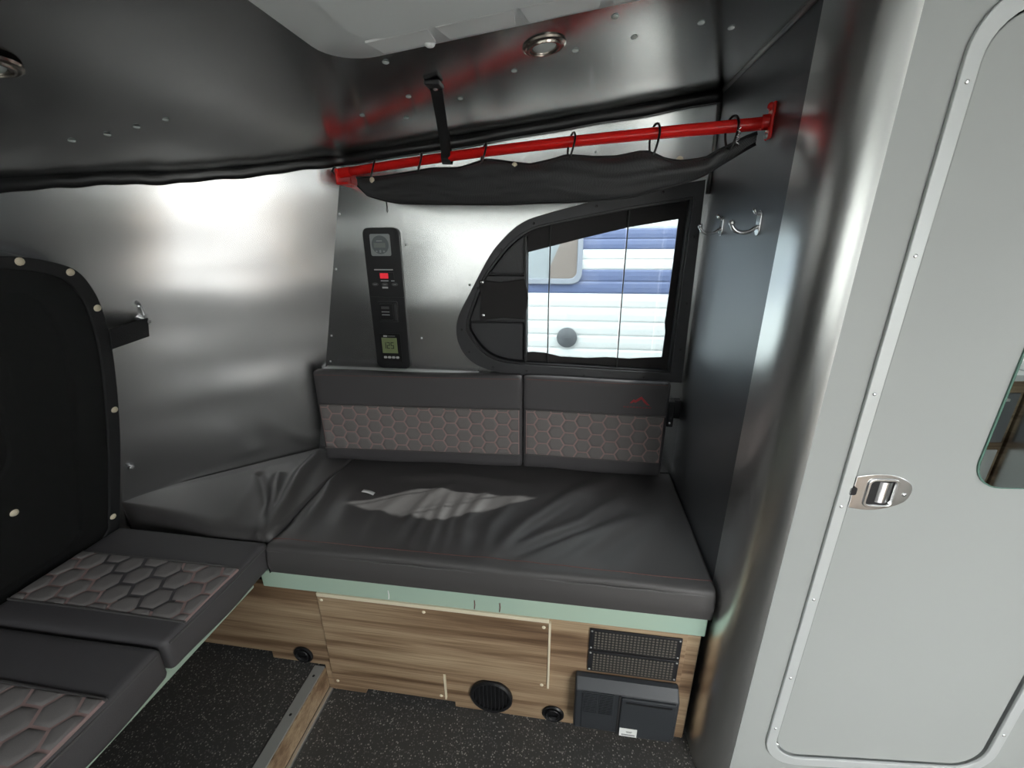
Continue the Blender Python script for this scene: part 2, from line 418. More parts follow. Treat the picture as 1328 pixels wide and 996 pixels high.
# rear wall: plan curve at z = 0.6, sheared forward with height
SH = 0.24
plan = []
pA, pF = Vector((-1.01, YW)), Vector((-1.468, 0.968))
for k in range(9): plan.append(pA.lerp(pF, k / 8 * 0.60))
q0, q1, q2 = pA.lerp(pF, 0.60), pF, Vector((-1.468, 0.70))
for k in range(1, 15):
    t = k / 14; plan.append((1 - t) ** 2 * q0 + 2 * t * (1 - t) * q1 + t * t * q2)
for k in range(1, 17): plan.append(Vector((-1.468, 0.70 + (YO - 0.02 - 0.70) * k / 16)))
def rear_xy(p, z): return Vector((p.x + SH * (z - 0.6), p.y))
def rear_top(p):
    z = 1.6
    for _ in range(30): z = zceil(p.x + SH * (z - 0.6), p.y)
    return z
tops = [rear_top(p) for p in plan]
def fn(u, v):
    i = round(u * (len(plan) - 1)); p = plan[i]; z = -0.02 + (tops[i] + 0.012 + 0.02) * v
    q = rear_xy(p, z); return (q.x, q.y, z)
mb = MB().grid(len(plan) - 1, 24, fn)
wall_rear = mb.build('wall_rear', 'alu_rear', smooth='full')
struct(wall_rear, 'brushed aluminium rear wall panel angled into the corner', 'wall')
# ceiling sheet
ys = [YO - 0.03 + (YW + 0.05 - YO) * k / 64 for k in range(65)]
def rear_x(y):
    if y >= YW: p = pA
    else:
        p = plan[-1]
        for a, b in zip(plan, plan[1:]):
            if b.y <= y <= a.y and a.y > b.y: p = a.lerp(b, (a.y - y) / (a.y - b.y)); break
    return rear_xy(p, rear_top(p)).x
def fn(u, v):
    y = ys[round(v * 64)]; x0 = rear_x(y) - 0.03; x = x0 + (2.35 - x0) * (u ** 1.5); return (x, y, zceil(x, y))
ceil = MB().grid(60, 64, fn).build('ceiling', 'alu_ceiling', smooth='full')
struct(ceil, 'dark reflective aluminium ceiling sheet with rivets', 'ceiling')
riv = MB(); dome(riv, (0, 0, 0), (0, 0, -1), 0.0065, 0.003)
riv0 = None
for x, y in [(-0.511, 1.087), (-0.371, 1.025), (-0.135, 0.994), (-0.014, 0.957), (0.091, 0.952), (0.205, .95), (0.049, 0.856), (-0.344, 0.847), (-0.273, 1.095), (-0.43, 1.16), (0.20, 0.72), (0.245, 0.85), (0.27, 1.0), (-0.98, .80), (-0.93, .83), (-0.88, .85), (-0.83, .87)]:
    if riv0 is None: riv0 = riv.build('rivet', 'lens', ceil, smooth=True); o = riv0
    else: o = riv0.copy(); COL.objects.link(o)
    o.location = (x, y, zceil(x, y) - 0.0003)

# window outlines on the side wall (x, z)
WO = [(0.366, 1.556), (0.374, 0.937), (-0.209, 0.943), (-0.299, 0.962), (-0.358, 0.995), (-0.390, 1.047), (-0.397, 1.099), (-0.385, 1.151), (-0.342, 1.229), (-0.275, 1.343), (-0.226, 1.400), (-0.172, 1.443), (-0.107, 1.467), (0.044, 1.502), (0.229, 1.537)]
WI = [(0.338, 1.512), (0.336, 0.968), (-0.150, 0.980), (-0.246, 0.991), (-0.305, 1.020), (-0.352, 1.078), (-0.360, 1.129), (-0.305, 1.263), (-0.268, 1.317), (-0.212, 1.381), (-0.159, 1.419), (-0.087, 1.443), (0.162, 1.488)]
WC = (0.03, 1.21)
def smooth_left(P, k0):
    # sharp corners on the right, smoothed curve on the left
    sm = [tuple(q) for q in catmull([Vector((x, z, 0)) for x, z in P[k0:]], 4)]
    return list(P[:k0]) + [(q[0], q[1]) for q in sm]
WOs, WIs = smooth_left(WO, 2), smooth_left(WI, 2)
wall_out = [(XP + 0.02, -0.02), (XP + 0.02, zceil(XP, YW) + 0.02), (-0.756, 1.66), (-1.01, 0.6), (-1.155, -0.02)]
mid = [(WC[0] + (x - WC[0]) * 0.97, WC[1] + (z - WC[1]) * 0.96) for x, z in WOs]
a, b = matched(wall_out, mid, WC)
fs_ = side(YW)
wall_side = MB().ring(a, b, 0, -0.03, fs_).build('wall_side', 'alu_wall')
struct(wall_side, 'brushed aluminium side wall around the curved window', 'wall')
rv2 = MB(); dome(rv2, (0, 0, 0), (0, -1, 0), 0.004, 0.002); r0 = None
for x, z in [(-0.83, 1.30), (-0.885, 1.06), (-0.905, 0.96), (-0.535, 1.06), (-0.35, 1.25), (-0.565, 1.38), (0.05, 1.64), (0.115, 1.62), (-0.79, 1.48)]:
    if r0 is None: r0 = rv2.build('rivet', 'alu_trim', wall_side, smooth=True); o = r0
    else: o = r0.copy(); COL.objects.link(o)
    o.location = (x, YW - 0.0003, z)
MB().box((0.106, YW - 0.0015, 1.55), (XP, YW, 1.742)).build('sheet_overlap', 'alu_wall', wall_side)
# ledge strip where the wall sheet ends behind the back cushions
o = MB().box((-0.93, YW - 0.016, 0.915), (-0.33, YW, 0.938)).build('trim_3', 'alu_trim', bevel=0.003)
struct(o, 'thin aluminium ledge strip running behind the back cushions', 'trim')

# partition, rounded column, door wall of the wet bath
mb = MB().box((XP, 0.92, -0.01), (XP + 0.02, YW + 0.03, 1.80))
struct(mb.build('wall_partition', 'partition'), 'dark grey partition at the end of the bench with two chrome hooks', 'wall')
arc = [(XP, 0.92)]; sx_ = sy_ = 0.0; raw = [(0.0, 0.0)]
for k in range(200):
    a = math.radians(78) * ((k + 0.5) / 200) ** 2.5930; sx_ += math.sin(a); sy_ += math.cos(a); raw.append((sx_, sy_))
arc = [(XP + 0.060 * raw[k][0] / sx_, 0.92 - 0.155 * raw[k][1] / sy_) for k in range(0, 201, 8)]
mb = MB()
inner = [(x + 0.012, y + 0.006) for x, y in arc]
pl = arc + inner[::-1]
mb.prism(pl, -0.01, 1.86, frame((0, 0, 0), (1, 0, 0), (0, 1, 0)))
struct(mb.build('wall_column', 'alu_column', smooth=True), 'rounded brushed aluminium corner column of the wet bath', 'wall')
XE, YE = arc[-1]
DA = math.atan(0.085)
fd = frame((XE, YE, 0), (math.cos(DA), math.sin(DA), 0), (0, 0, 1))     # a along the door wall, b up, +c to the aisle
# wall with the door opening
dO = rrect(0.068, 0.150, 0.60, 1.715, 0.085, 8); dI = rrect(0.090, 0.176, 0.578, 1.688, 0.066, 8)
a, b = matched([(0, -0.01), (0, 1.87), (1.90, 1.87), (1.90, -0.01)], rrect(0.085, 0.170, 0.583, 1.694, 0.07, 8), (0.33, 0.93))
struct(MB().ring(a, b, 0, -0.025, fd).build('wall_door', 'paint'), 'pale grey wall around the wet bath door', 'wall')
door = thing('door_1', 'pale grey wet bath door with rounded corners and aluminium surround', 'door', fd(0.33, 0.15)); door['kind'] = 'structure'
MB().ring(dO, dI, 0.0, 0.006, fd).build('door_surround', 'surround', door, bevel=0.0015)
g1 = rrect(0.0885, 0.1745, 0.5795, 1.6895, 0.0675, 8); g2 = rrect(0.098, 0.184, 0.570, 1.680, 0.058, 8)
MB().prism(g1, -0.022, -0.016, fd).build('shadow_gap', 'dark_gap', door)
g3 = rrect(0.096, 0.178, 0.574, 1.686, 0.062, 8)
MB().prism(g3, -0.016, -0.002, fd).build('door_leaf', 'paint', door, bevel=0.002)
dm = MB()
for i, (aa, bb) in enumerate([(0.079, 1.60), (0.079, 1.37), (0.079, 1.14), (0.079, 0.91), (0.079, 0.68), (0.079, 0.45), (0.079, 0.28), (0.589, 0.30), (0.589, 0.55)]):
    q = MB(); dome(q, fd(aa, bb, 0.006), fd.n, 0.0035, 0.0018); q.build('screw', 'chrome', door, smooth=True)
# chrome slam latch
lat = catmull([(0.094, 0.974, 0), (0.130, 0.980, 0), (0.165, 0.977, 0), (0.193, 0.962, 0), (0.200, 0.941, 0), (0.190, 0.920, 0), (0.160, 0.906, 0), (0.130, 0.902, 0), (0.094, 0.906, 0)], 4)
lat = [(p.x, p.y) for p in lat]
lo_ = rrect(0.122, 0.914, 0.168, 0.966, 0.008, 4)
a, b = matched(lat, lo_, (0.145, 0.94))
latch = MB().ring(a, b, -0.002, 0.003, fd).build('latch_plate', 'chrome', door, bevel=0.0008)
a, b = matched(rrect(0.117, 0.909, 0.173, 0.971, 0.011, 4), lo_, (0.145, 0.94))
MB().ring(a, b, 0.003, 0.0055, fd).build('latch_bezel', 'chrome', latch, bevel=0.001)
MB().prism(lo_, -0.0019, -0.0012, fd).build('latch_well', 'dark_gap', latch)
MB().grid(8, 2, lambda u, v: fd(0.142 + 0.024 * u, 0.918 + 0.044 * v, -0.001 + 0.004 * math.sin(u * math.pi))).build('latch_paddle', 'chrome', latch, smooth=True)
MB().prism(rrect(0.086, 0.936, 0.099, 0.952, 0.003, 3), -0.002, 0.006, fd).build('latch_bolt', 'dark_gap', latch)
q = MB(); dome(q, fd(0.188, 0.938, 0.003), fd.n, 0.004, 0.002); q.build('screw', 'chrome', latch, smooth=True)
# mirror let into the door leaf
MB().prism(rrect(0.300, 0.955, 0.520, 1.50, 0.055, 8), -0.002, 0.0008, fd).build('mirror_edge', 'green_edge', door)
MB().prism(rrect(0.3025, 0.9575, 0.5175, 1.4975, 0.053, 8), 0.0008, 0.0014, fd).build('mirror', 'mirror', door)

# opposite wall with the open entry door and a window; front wall with a wide window
mb = MB()
for lo, hi in [((-1.9, 0), (-1.22, 1.9)), ((-1.22, 0), (0.20, 1.04)), ((-1.22, 1.66), (0.20, 1.9)), ((0.20, 0), (0.66, 1.9)), ((0.66, 1.76), (1.50, 1.9)), ((1.50, 0), (2.35, 1.9))]:
    mb.box((lo[0], YO - 0.05, lo[1] - 0.05), (hi[0], YO, hi[1]))
struct(mb.build('wall_opposite', 'alu_wall'), 'aluminium wall opposite the bench with the open entry doorway', 'wall')
mb = MB()
for lo, hi in [((YO - .05, 0), (1.6, 1.10)), ((YO - .05, 1.60), (1.6, 1.92)), ((YO - .05, 1.10), (-0.40, 1.60)), ((0.50, 1.10), (1.6, 1.60))]:
    mb.box((2.2, lo[0], lo[1] - 0.05), (2.25, hi[0], hi[1]))
struct(mb.build('wall_front', 'alu_wall'), 'front wall with a wide window above the galley', 'wall')
w2 = MB().box((-1.22, YO - 0.03, 1.04), (0.20, YO - 0.025, 1.66)).build('window_2', 'glass_deep'); struct(w2, 'wide tinted window in the wall opposite the bench', 'window')
w3 = MB().box((2.22, -0.40, 1.10), (2.225, 0.50, 1.60)).build('window_3', 'glass_deep'); struct(w3, 'wide tinted front window above the galley', 'window')

# ------------------------------------------------------------------ trims
pts = [(x, YW - 0.012, zceil(x, YW) - 0.012) for x in (XP - 0.005, 0.30, 0.2, 0.104, 0.0, -0.118, -0.25, -0.4, -0.6, -0.70)]
path = [Vector(p) for p in pts]
for i, p in enumerate(plan[:27]):
    z = tops[i] - 0.010; q = rear_xy(p, z); path.append(Vector((q.x + 0.008, q.y - 0.008, z)))
cp = catmull(path, 3)
for i, p in enumerate(cp): p.z += 0.0025 * math.sin(i * 0.7) * math.sin(i * 0.23)
o = MB().tube(cp, 0.015, 10, flat=(0.012, 0.017)).build('trim_1', 'rubber', smooth='full')
struct(o, 'black rubber bead sealing the wall to the ceiling', 'trim')
st = MB().box((-0.776, -0.55, 0.096), (-0.742, YF - 0.001, 0.102)).build('trim_2', 'strip_grey', bevel=0.001)
struct(st, 'grey aluminium nosing strip with wood riser at the floor step', 'trim')
MB().box((-0.744, -0.55, 0.012), (-0.739, YF - 0.001, 0.096)).build('riser', 'wood_y', st)
MB().box((-0.739, -0.55, 0.0), (-0.727, YF - 0.001, 0.010)).build('riser_foot', 'alu_trim', st, bevel=0.002)
for y in (0.85, 0.735, 0.60):
    q = MB(); dome(q, (-0.759, y, 0.102), (0, 0, 1), 0.004, 0.0015); q.build('screw', 'dark_gap', st, smooth=True)
o = MB().tube([(XP - 0.004, YW - 0.004, 1.52), (XP - 0.004, YW - 0.004, zceil(XP, YW) - 0.01)], 0.006, 8).build('trim_4', 'alu_dull', smooth='full')
struct(o, 'grey bead in the vertical corner beside the window', 'trim')
o = MB().tube([(XP - 0.003, YW - 0.01, zceil(XP, YW) - 0.003), (XP - 0.003, 0.80, zceil(XP, YW) - 0.003)], 0.005, 8).build('trim_5', 'alu_dull', smooth='full')
struct(o, 'grey bead between the ceiling and the partition', 'trim')

# ------------------------------------------------------------------ side window
win = thing('window_1', 'black framed curved window with tinted panes and a black cloth surround', 'window', (0.0, YW, 0.94)); win['kind'] = 'structure'
a, b = matched(WOs, WIs, WC)
MB().ring(a, b, 0.0, 0.028, fs_).build('window_frame', 'moulded', win, bevel=0.006, seg=2)
lipi = [(WC[0] + (x - WC[0]) * 0.975, WC[1] + (z - WC[1]) * 0.972) for x, z in WIs]
a2, b2 = matched(WIs, lipi, WC)
MB().ring(a2, b2, -0.02, 0.021, fs_).build('window_lip', 'black', win, bevel=0.002)
# moulded filler left of the glass: backing plate, two recessed trays and the bar between
left_in = [p for p in lipi if p[0] < -0.155]
zt, zb = ray_hit(lipi, (-0.155, 1.2), math.pi / 2)[1], ray_hit(lipi, (-0.155, 1.2), -math.pi / 2)[1]
srt = sorted(left_in, key=lambda p: math.atan2(p[1] - 1.2, p[0] + 0.15) % (2 * math.pi))
plate = [(-0.155, zt)] + srt + [(-0.155, zb)]
MB().prism(plate, -0.012, -0.004, fs_).build('filler_plate', 'moulded_dark', win)
def inset(poly, k, c): return [(c[0] + (x - c[0]) * k, c[1] + (z - c[1]) * k) for x, z in poly]
upper = [(-0.155, zt)] + [p for p in srt if p[1] > 1.285] + [(-0.268, 1.283), (-0.155, 1.283)]
lower = [(-0.155, 1.130)] + [(-0.352, 1.128)] + [p for p in srt if p[1] < 1.125] + [(-0.155, zb)]
for nm, poly in (('filler_tray', upper), ('filler_tray', lower)):
    cx = sum(p[0] for p in poly) / len(poly); cz = sum(p[1] for p in poly) / len(poly)
    MB().prism(inset(poly, 0.93, (cx, cz)), -0.004, 0.006, fs_).build(nm, 'moulded', win, bevel=0.004)
barp = [(-0.155, 1.283), (-0.285, 1.283), (-0.352, 1.128), (-0.155, 1.130)]
MB().prism(barp, -0.004, 0.018, fs_).build('filler_bar', 'moulded', win, bevel=0.004)
flap = [(-0.312, 1.270), (-0.24, 1.262), (-0.157, 1.273), (-0.150, 1.24), (-0.146, 1.21), (-0.152, 1.17), (-0.153, 1.139), (-0.23, 1.145), (-0.312, 1.134), (-0.306, 1.20)]
mb = MB().prism(flap, 0.020, 0.029, fs_)
fl = mb.build('snap_flap', 'shade_cloth', win, bevel=0.002); fl['label'] = 'black cloth flap held by two snaps'
for p in ((-0.300, 1.262), (-0.299, 1.152)):
    q = MB(); dome(q, fs_(p[0], p[1], 0.029), fs_.n, 0.007, 0.004); q.build('snap', 'chrome', fl, smooth=True)
MB().box((-0.160, YW - 0.022, 0.99), (-0.152, YW + 0.03, 1.405)).build('mullion', 'black', win, bevel=0.001)
# black cloth surround with a ragged lower edge
GV = [(-0.150, 1.356), (0.018, 1.397), (0.166, 1.430), (0.309, 1.452), (0.3085, 1.330), (0.306, 1.201), (0.304, 1.133), (0.309, 1.10), (0.307, 1.016), (0.25, 1.012), (0.198, 1.007), (0.122, 1.010), (0.06, 1.005), (-0.035, 1.007), (-0.086, 1.018), (-0.13, 1.021), (-0.150, 1.019)]
cl_out = [p for p in lipi if p[0] >= -0.1551]; 
top_e = sorted([p for p in cl_out if p[1] > WC[1]], key=lambda p: p[0]); bot_e = sorted([p for p in cl_out if p[1] <= WC[1]], key=lambda p: -p[0])
CO = [(-0.1545, zt)] + top_e + bot_e + [(-0.1545, zb)]
a, b = matched(CO, GV, (0.08, 1.21))
MB().ring(a, b, -0.006, -0.002, fs_).build('cloth_surround', 'shade_cloth', win)
for x0, x1 in ((-0.152, -0.079), (-0.078, 0.158), (0.159, 0.338)):
    zt0, zt1 = interp([(-0.155, 1.42), (-0.087, 1.443), (0.162, 1.488), (0.34, 1.512)], x0), interp([(-0.155, 1.42), (-0.087, 1.443), (0.162, 1.488), (0.34, 1.512)], x1)
    MB().prism([(x0, 0.965), (x1, 0.965), (x1, zt1), (x0, zt0)], -0.019, -0.014, fs_).build('pane', 'glass', win)
for x, z1 in ((-0.0785, 1.443), (0.1595, 1.490)):
    MB().tube([(x, YW - 0.010, 0.965), (x - 0.001, YW - 0.006, 1.2), (x + 0.001, YW - 0.010, z1)], 0.0022, 6).build('blind_cord', 'rubber', win)
for x, z in [(-0.378, 1.10), (-0.355, 1.02), (-0.27, 0.968), (-0.15, 0.958), (0.05, 0.950), (0.25, 0.951), (-0.318, 1.243), (-0.235, 1.365), (-0.13, 1.443), (0.06, 1.49), (0.25, 1.525), (0.354, 1.40), (0.356, 1.2), (0.356, 1.05)]:
    q = MB(); dome(q, fs_(x, z, 0.0275), fs_.n, 0.0045, 0.002); q.build('screw', 'black', win, smooth=True)

# ------------------------------------------------------------------ rear hatch with its insect screen
def rear_pt(y, z, c):
    # point on the leaning hatch plane, c metres inside it
    nx, nz = 1 / math.hypot(1, SH), -SH / math.hypot(1, SH)
    return Vector((-1.383 + SH * (z - 0.6) + nx * c, y, z + nz * c))
class HF:
    def __call__(s, a, b, c=0.0): return rear_pt(a, b, c)
fh = HF(); hn = Vector((1, 0, -SH)).normalized()
HOUT = [(0.765, 1.377), (0.817, 1.367), (0.877, 1.342), (0.909, 1.295), (0.926, 1.239), (0.938, 1.150), (0.940, 1.017), (0.932, 0.852), (0.916, 0.70), (0.90, 0.57)]
hs = [(p.x, p.y) for p in catmull([Vector((a, b, 0)) for a, b in HOUT], 4)]
full = hs + [(0.86, 0.525), (-0.30, 0.525), (-0.38, 0.60), (-0.40, 1.10), (-0.34, 1.30), (-0.22, 1.37), (0.2, 1.385), (0.55, 1.385)]
def hin(k): 
    cx, cz = 0.28, 0.93
    out = []
    for x, z in full:
        d = Vector((x - cx, z - cz)); L = d.length; d = d * ((L - k) / L); out.append((cx + d.x, cz + d.y))
    return out
hd = thing('hatch_door', 'closed dark rear hatch seen through the black mesh screen', 'hatch', rear_pt(0.3, 0.5, 0))
a, b = matched(hin(0.006), hin(0.10), (0.28, 0.93))
MB().ring(a, b, -0.080, 0.022, fh).build('hatch_surround', 'moulded', hd, bevel=0.006)
MB().prism(hin(0.09), -0.030, 0.008, fh).build('hatch_panel', 'moulded_dark', hd)
wr_ = rrect(-0.10, 0.86, 0.70, 1.22, 0.09, 6)
a, b = matched(rrect(-0.13, 0.83, 0.73, 1.25, 0.11, 6), wr_, (0.28, 1.04))
MB().ring(a, b, 0.008, 0.020, fh).build('hatch_window_frame', 'moulded', hd, bevel=0.004)
MB().prism(wr_, 0.008, 0.011, fh).build('hatch_window_pane', 'black_satin', hd)
sc = thing('hatch_screen', 'black insect mesh screen snapped over the rear hatch', 'screen', rear_pt(0.3, 0.5, 0.03))
a, b = matched(full, hin(0.034), (0.28, 0.93))
MB().ring(a, b, 0.026, 0.034, fh).build('screen_border', 'webbing', sc, bevel=0.003)
MB().prism(hin(0.030), 0.028, 0.0295, fh).build('screen_mesh', 'screen', sc)
for a_, b_ in [(0.772, 1.367), (0.864, 1.338), (0.913, 1.246), (0.925, 0.958), (0.885, 0.622), (0.673, 0.793), (0.60, 1.375)]:
    q = MB(); dome(q, rear_pt(a_, b_, 0.034), hn, 0.009, 0.005, 12); q.build('snap', 'cream', sc, smooth=True)
# tab strap holding the screen edge
tb = thing('strap_tab', 'short black webbing tab holding the screen to the aluminium wall', 'strap', rear_pt(0.94, 1.17, 0.02))
mb = MB()
pa = [rear_pt(0.93, 1.162, 0.038), rear_pt(0.985, 1.167, 0.036), rear_pt(1.04, 1.172, 0.034)]
vs = []
for p in pa:
    for dz, dc in ((-0.027, 0), (0.027, 0), (0.027, 0.005), (-0.027, 0.005)): vs.append(p + Vector((-SH * -dz, 0, dz)) + hn * dc)
mb.add(vs, [(0, 1, 2, 3), (11, 10, 9, 8)] + [(i * 4 + k, i * 4 + (k + 1) % 4, (i + 1) * 4 + (k + 1) % 4, (i + 1) * 4 + k) for i in range(2) for k in range(4)])
mb.build('webbing_band', 'webbing', tb, bevel=0.001)
q = MB(); q.cyl(rear_pt(1.038, 1.19, 0.005), rear_pt(1.038, 1.19, 0.045), 0.006, 10); q.build('snap_post', 'chrome', tb, smooth=True)
q = MB(); q.tube([rear_pt(1.036, 1.205, 0.03), rear_pt(1.036, 1.228, 0.022), rear_pt(1.036, 1.235, 0.015)], 0.004, 8); dome(q, rear_pt(1.036, 1.228, 0.02), hn, 0.007, 0.004); q.build('snap_pin', 'chrome', tb, smooth=True)
q = MB(); q.lathe([(0.0001, 0.012), (0.004, 0.012), (0.005, 0.004), (0.009, 0.003), (0.009, 0.0)], Vector((-1.368, 0.993, 0.719)), (0.699, -0.695, -0.169), 12)
st_ = q.build('snap_stud', 'chrome', smooth=True); tag(st_, 'small chrome snap stud low on the aluminium wall beside the screen', 'stud')

# ------------------------------------------------------------------ storage bench
fb = side(YF)
bench = thing('storage_bench', 'striped oak storage bench with mint edge board under the long cushion', 'bench', (-0.2, YF, 0.0))
prof = [(-1.30, 0.417), (-1.30, 0.135), (-0.922, 0.135), (-0.922, 0.108), (-0.7395, 0.108), (-0.7395, 0.003), (-0.613, 0.003), (-0.613, 0.024), (-0.314, 0.024), (-0.314, 0.003), (0.338, 0.003), (0.338, 0.417)]
MB().prism(prof[::-1], -0.016, 0.0, fb).build('front_board', 'wood', bench, bevel=0.001)
MB().box((0.338, YF + 0.006, 0.003), (0.372, YF + 0.022, 0.417)).build('end_stile', 'wood', bench)
mbx = MB().box((-0.884, YF - 0.008, 0.4175), (0.376, YF + 0.016, 0.478)).build('edge_board', 'mint', bench, bevel=0.003)
mbx['label'] = 'mint green edge board'
MB().box((-0.884, YF + 0.017, 0.455), (0.376, YW - 0.01, 0.476)).build('deck', 'wood', bench)
for x in (-0.487, -0.236, -0.165):
    MB().tube([(x, YF - 0.009, 0.425), (x + 0.002, YF - 0.0093, 0.44), (x + 0.001, YF - 0.009, 0.455)], 0.0015, 6).build('edge_nick', 'stitch' if x != -0.487 else 'tag', bench)
pan = [(-0.713, 0.404), (-0.713, 0.043), (-0.343, 0.043), (-0.343, 0.152), (-0.031, 0.152), (-0.028, 0.404)]
ap = thing('access_panel', 'large oak access panel with cream edges screwed to the bench front', 'panel', (-0.37, YF - 0.006, 0.04))
body = MB().prism(pan, 0.0005, 0.010, fb).build('panel_board', 'wood', ap, bevel=0.0015)
MB().box((-0.713, YF - 0.0108, 0.4045), (-0.028, YF - 0.0005, 0.4165)).build('edge_band', 'cream', ap, bevel=0.001)
MB().box((-0.0285, YF - 0.0102, 0.152), (-0.0225, YF - 0.0005, 0.404)).build('edge_band', 'cream', ap, bevel=0.001)
MB().box((-0.3425, YF - 0.0102, 0.043), (-0.3375, YF - 0.0005, 0.152)).build('edge_band', 'cream', ap, bevel=0.001)
for x, z in [(-0.700, 0.392), (-0.385, 0.392), (-0.042, 0.388), (-0.044, 0.165), (-0.354, 0.058), (-0.698, 0.058)]:
    q = MB(); dome(q, fb(x, z, 0.010), fb.n, 0.0055, 0.0025); q.build('screw', 'cream', ap, smooth=True)
# perforated vents
def vent(z0, z1, label):
    t = thing('vent_grille', label, 'vent', (0.204, YF - 0.003, z0), 'perforated vents on the bench front')
    MB().box((0.083, YF - 0.005, z0), (0.325, YF - 0.0005, z1)).build('plate', 'black', t, bevel=0.0015)
    MB().box((0.097, YF - 0.0062, z0 + 0.008), (0.311, YF - 0.0051, z1 - 0.008)).build('perforated_sheet', 'perforated', t)
    for x in (0.089, 0.319):
        for z in (z0 + 0.008, z1 - 0.008):
            q = MB(); dome(q, (x, YF - 0.005, z), (0, -1, 0), 0.0032, 0.0015); q.build('screw', 'alu_dull', t, smooth=True)
vent(0.321, 0.397, 'upper black perforated vent plate under the mint edge board')
vent(0.240, 0.3175, 'lower black perforated vent plate just above the converter box')
# converter / fuse box
cb = thing('converter_box', 'black power converter box with ribbed left side at the foot of the bench', 'box', (0.19, YF, 0.06))
fx_ = frame((0, 0, 0), (0, -1, 0), (0, 0, 1))   # a towards the aisle
sect = [(-YF + 0.0005, 0.045), (-YF + 0.034, 0.045), (-YF + 0.040, 0.060), (-YF + 0.040, 0.206), (-YF + 0.016, 0.229), (-YF + 0.0005, 0.233)]
mb = MB(); n_ = len(sect)
mb.add([(0.052, -a, b) for a, b in sect] + [(0.333, -a, b) for a, b in sect], [tuple(range(n_)), tuple(range(2 * n_ - 1, n_ - 1, -1))] + [(i, n_ + i, n_ + (i + 1) % n_, (i + 1) % n_) for i in range(n_)])
mb.build('case', 'box_plastic', cb, bevel=0.006, seg=3)
yf = YF - 0.040
MB().box((0.072, yf - 0.002, 0.066), (0.160, yf + 0.001, 0.206)).build('ribbed_panel', 'box_plastic', cb, bevel=0.001)
for c0, c1 in ((0.076, 0.113), (0.119, 0.156)):
    for k in range(12):
        z = 0.203 - k * 0.0065
        MB().box((c0, yf - 0.0045, z - 0.0034), (c1, yf - 0.001, z)).build('rib', 'box_plastic', cb)
dr = MB().box((0.178, yf - 0.006, 0.055), (0.324, yf + 0.001, 0.204)).build('door', 'box_plastic', cb, bevel=0.003)
MB().box((0.19, yf - 0.0072, 0.188), (0.312, yf - 0.0058, 0.193)).build('door_lip', 'black_satin', dr)
MB().box((0.172, yf - 0.002, 0.053), (0.1775, yf + 0.001, 0.206)).build('door_gap', 'dark_gap', cb)
stk = MB().box((0.181, yf - 0.0072, 0.058), (0.229, yf - 0.0059, 0.089)).build('sticker', 'tag', dr); stk['label'] = 'small white sticker with faint grey print'
for z, x0, x1 in ((0.079, 0.199, 0.216), (0.075, 0.200, 0.214), (0.067, 0.187, 0.224), (0.064, 0.187, 0.224)):
    MB().box((x0, yf - 0.0078, z - 0.0012), (x1, yf - 0.0071, z)).build('print_line', 'print_dim', dr)
# round louvred vent
rv = thing('round_vent', 'round black louvred floor vent in the bench front', 'vent', (-0.197, YF, 0.012))
MB().lathe([(0.066, 0.0005), (0.066, 0.008), (0.060, 0.012), (0.054, 0.010), (0.054, 0.003), (0.0001, 0.003)], (-0.197, YF, 0.078), (0, -1, 0), 36).build('bezel', 'black_satin', rv, smooth=True)
for k in range(9):
    x = -0.197 - 0.048 + 0.012 * k; hh = math.sqrt(max(0.0, 0.053 ** 2 - (x + 0.197) ** 2))
    MB().box((x - 0.0016, YF - 0.0095, 0.078 - hh), (x + 0.0016, YF - 0.003, 0.078 + hh)).build('louvre', 'black', rv)
# recessed tie-down rings
def tie(x, z, label):
    t = thing('tie_down_ring', label, 'ring', (x, YF, z - 0.033), 'round black tie-down rings on the bench front')
    MB().lathe([(0.033, 0.0005), (0.033, 0.004), (0.029, 0.007), (0.025, 0.005), (0.022, 0.002), (0.0001, 0.002)], (x, YF, z), (0, -1, 0), 28).build('cup', 'black_satin', t, smooth=True)
    MB().tube([(x + 0.019 * math.cos(w), YF - 0.008, z + 0.003 + 0.019 * math.sin(w)) for w in [math.radians(20 * k) for k in range(18)]], 0.0028, 8, closed=True).build('d_ring', 'black_satin', t, smooth='full')
    MB().box((x - 0.014, YF - 0.009, z - 0.022), (x + 0.014, YF - 0.002, z - 0.008)).build('hinge_bar', 'black', t, bevel=0.003)
tie(-0.808, 0.143, 'round black tie-down ring above the raised rear floor')
tie(-0.008, 0.037, 'round black tie-down ring beside the converter box')
# rear bench under the square seat cushions
rb = thing('rear_bench', 'rear bench platform with mint edge board below the quilted seat cushions', 'bench', (-1.1, 0.3, 0.098))
MB().box((-1.38, YO + 0.02, 0.455), (-0.922, YF - 0.02, 0.478)).build('deck', 'wood_y', rb)
MB().box((-0.922, YO + 0.02, 0.420), (-0.905, YF - 0.018, 0.480)).build('edge_board', 'mint', rb, bevel=0.003)
MB().box((-1.40, YO + 0.02, 0.0985), (-1.20, YO + 0.30, 0.455)).build('support', 'wood_y', rb)

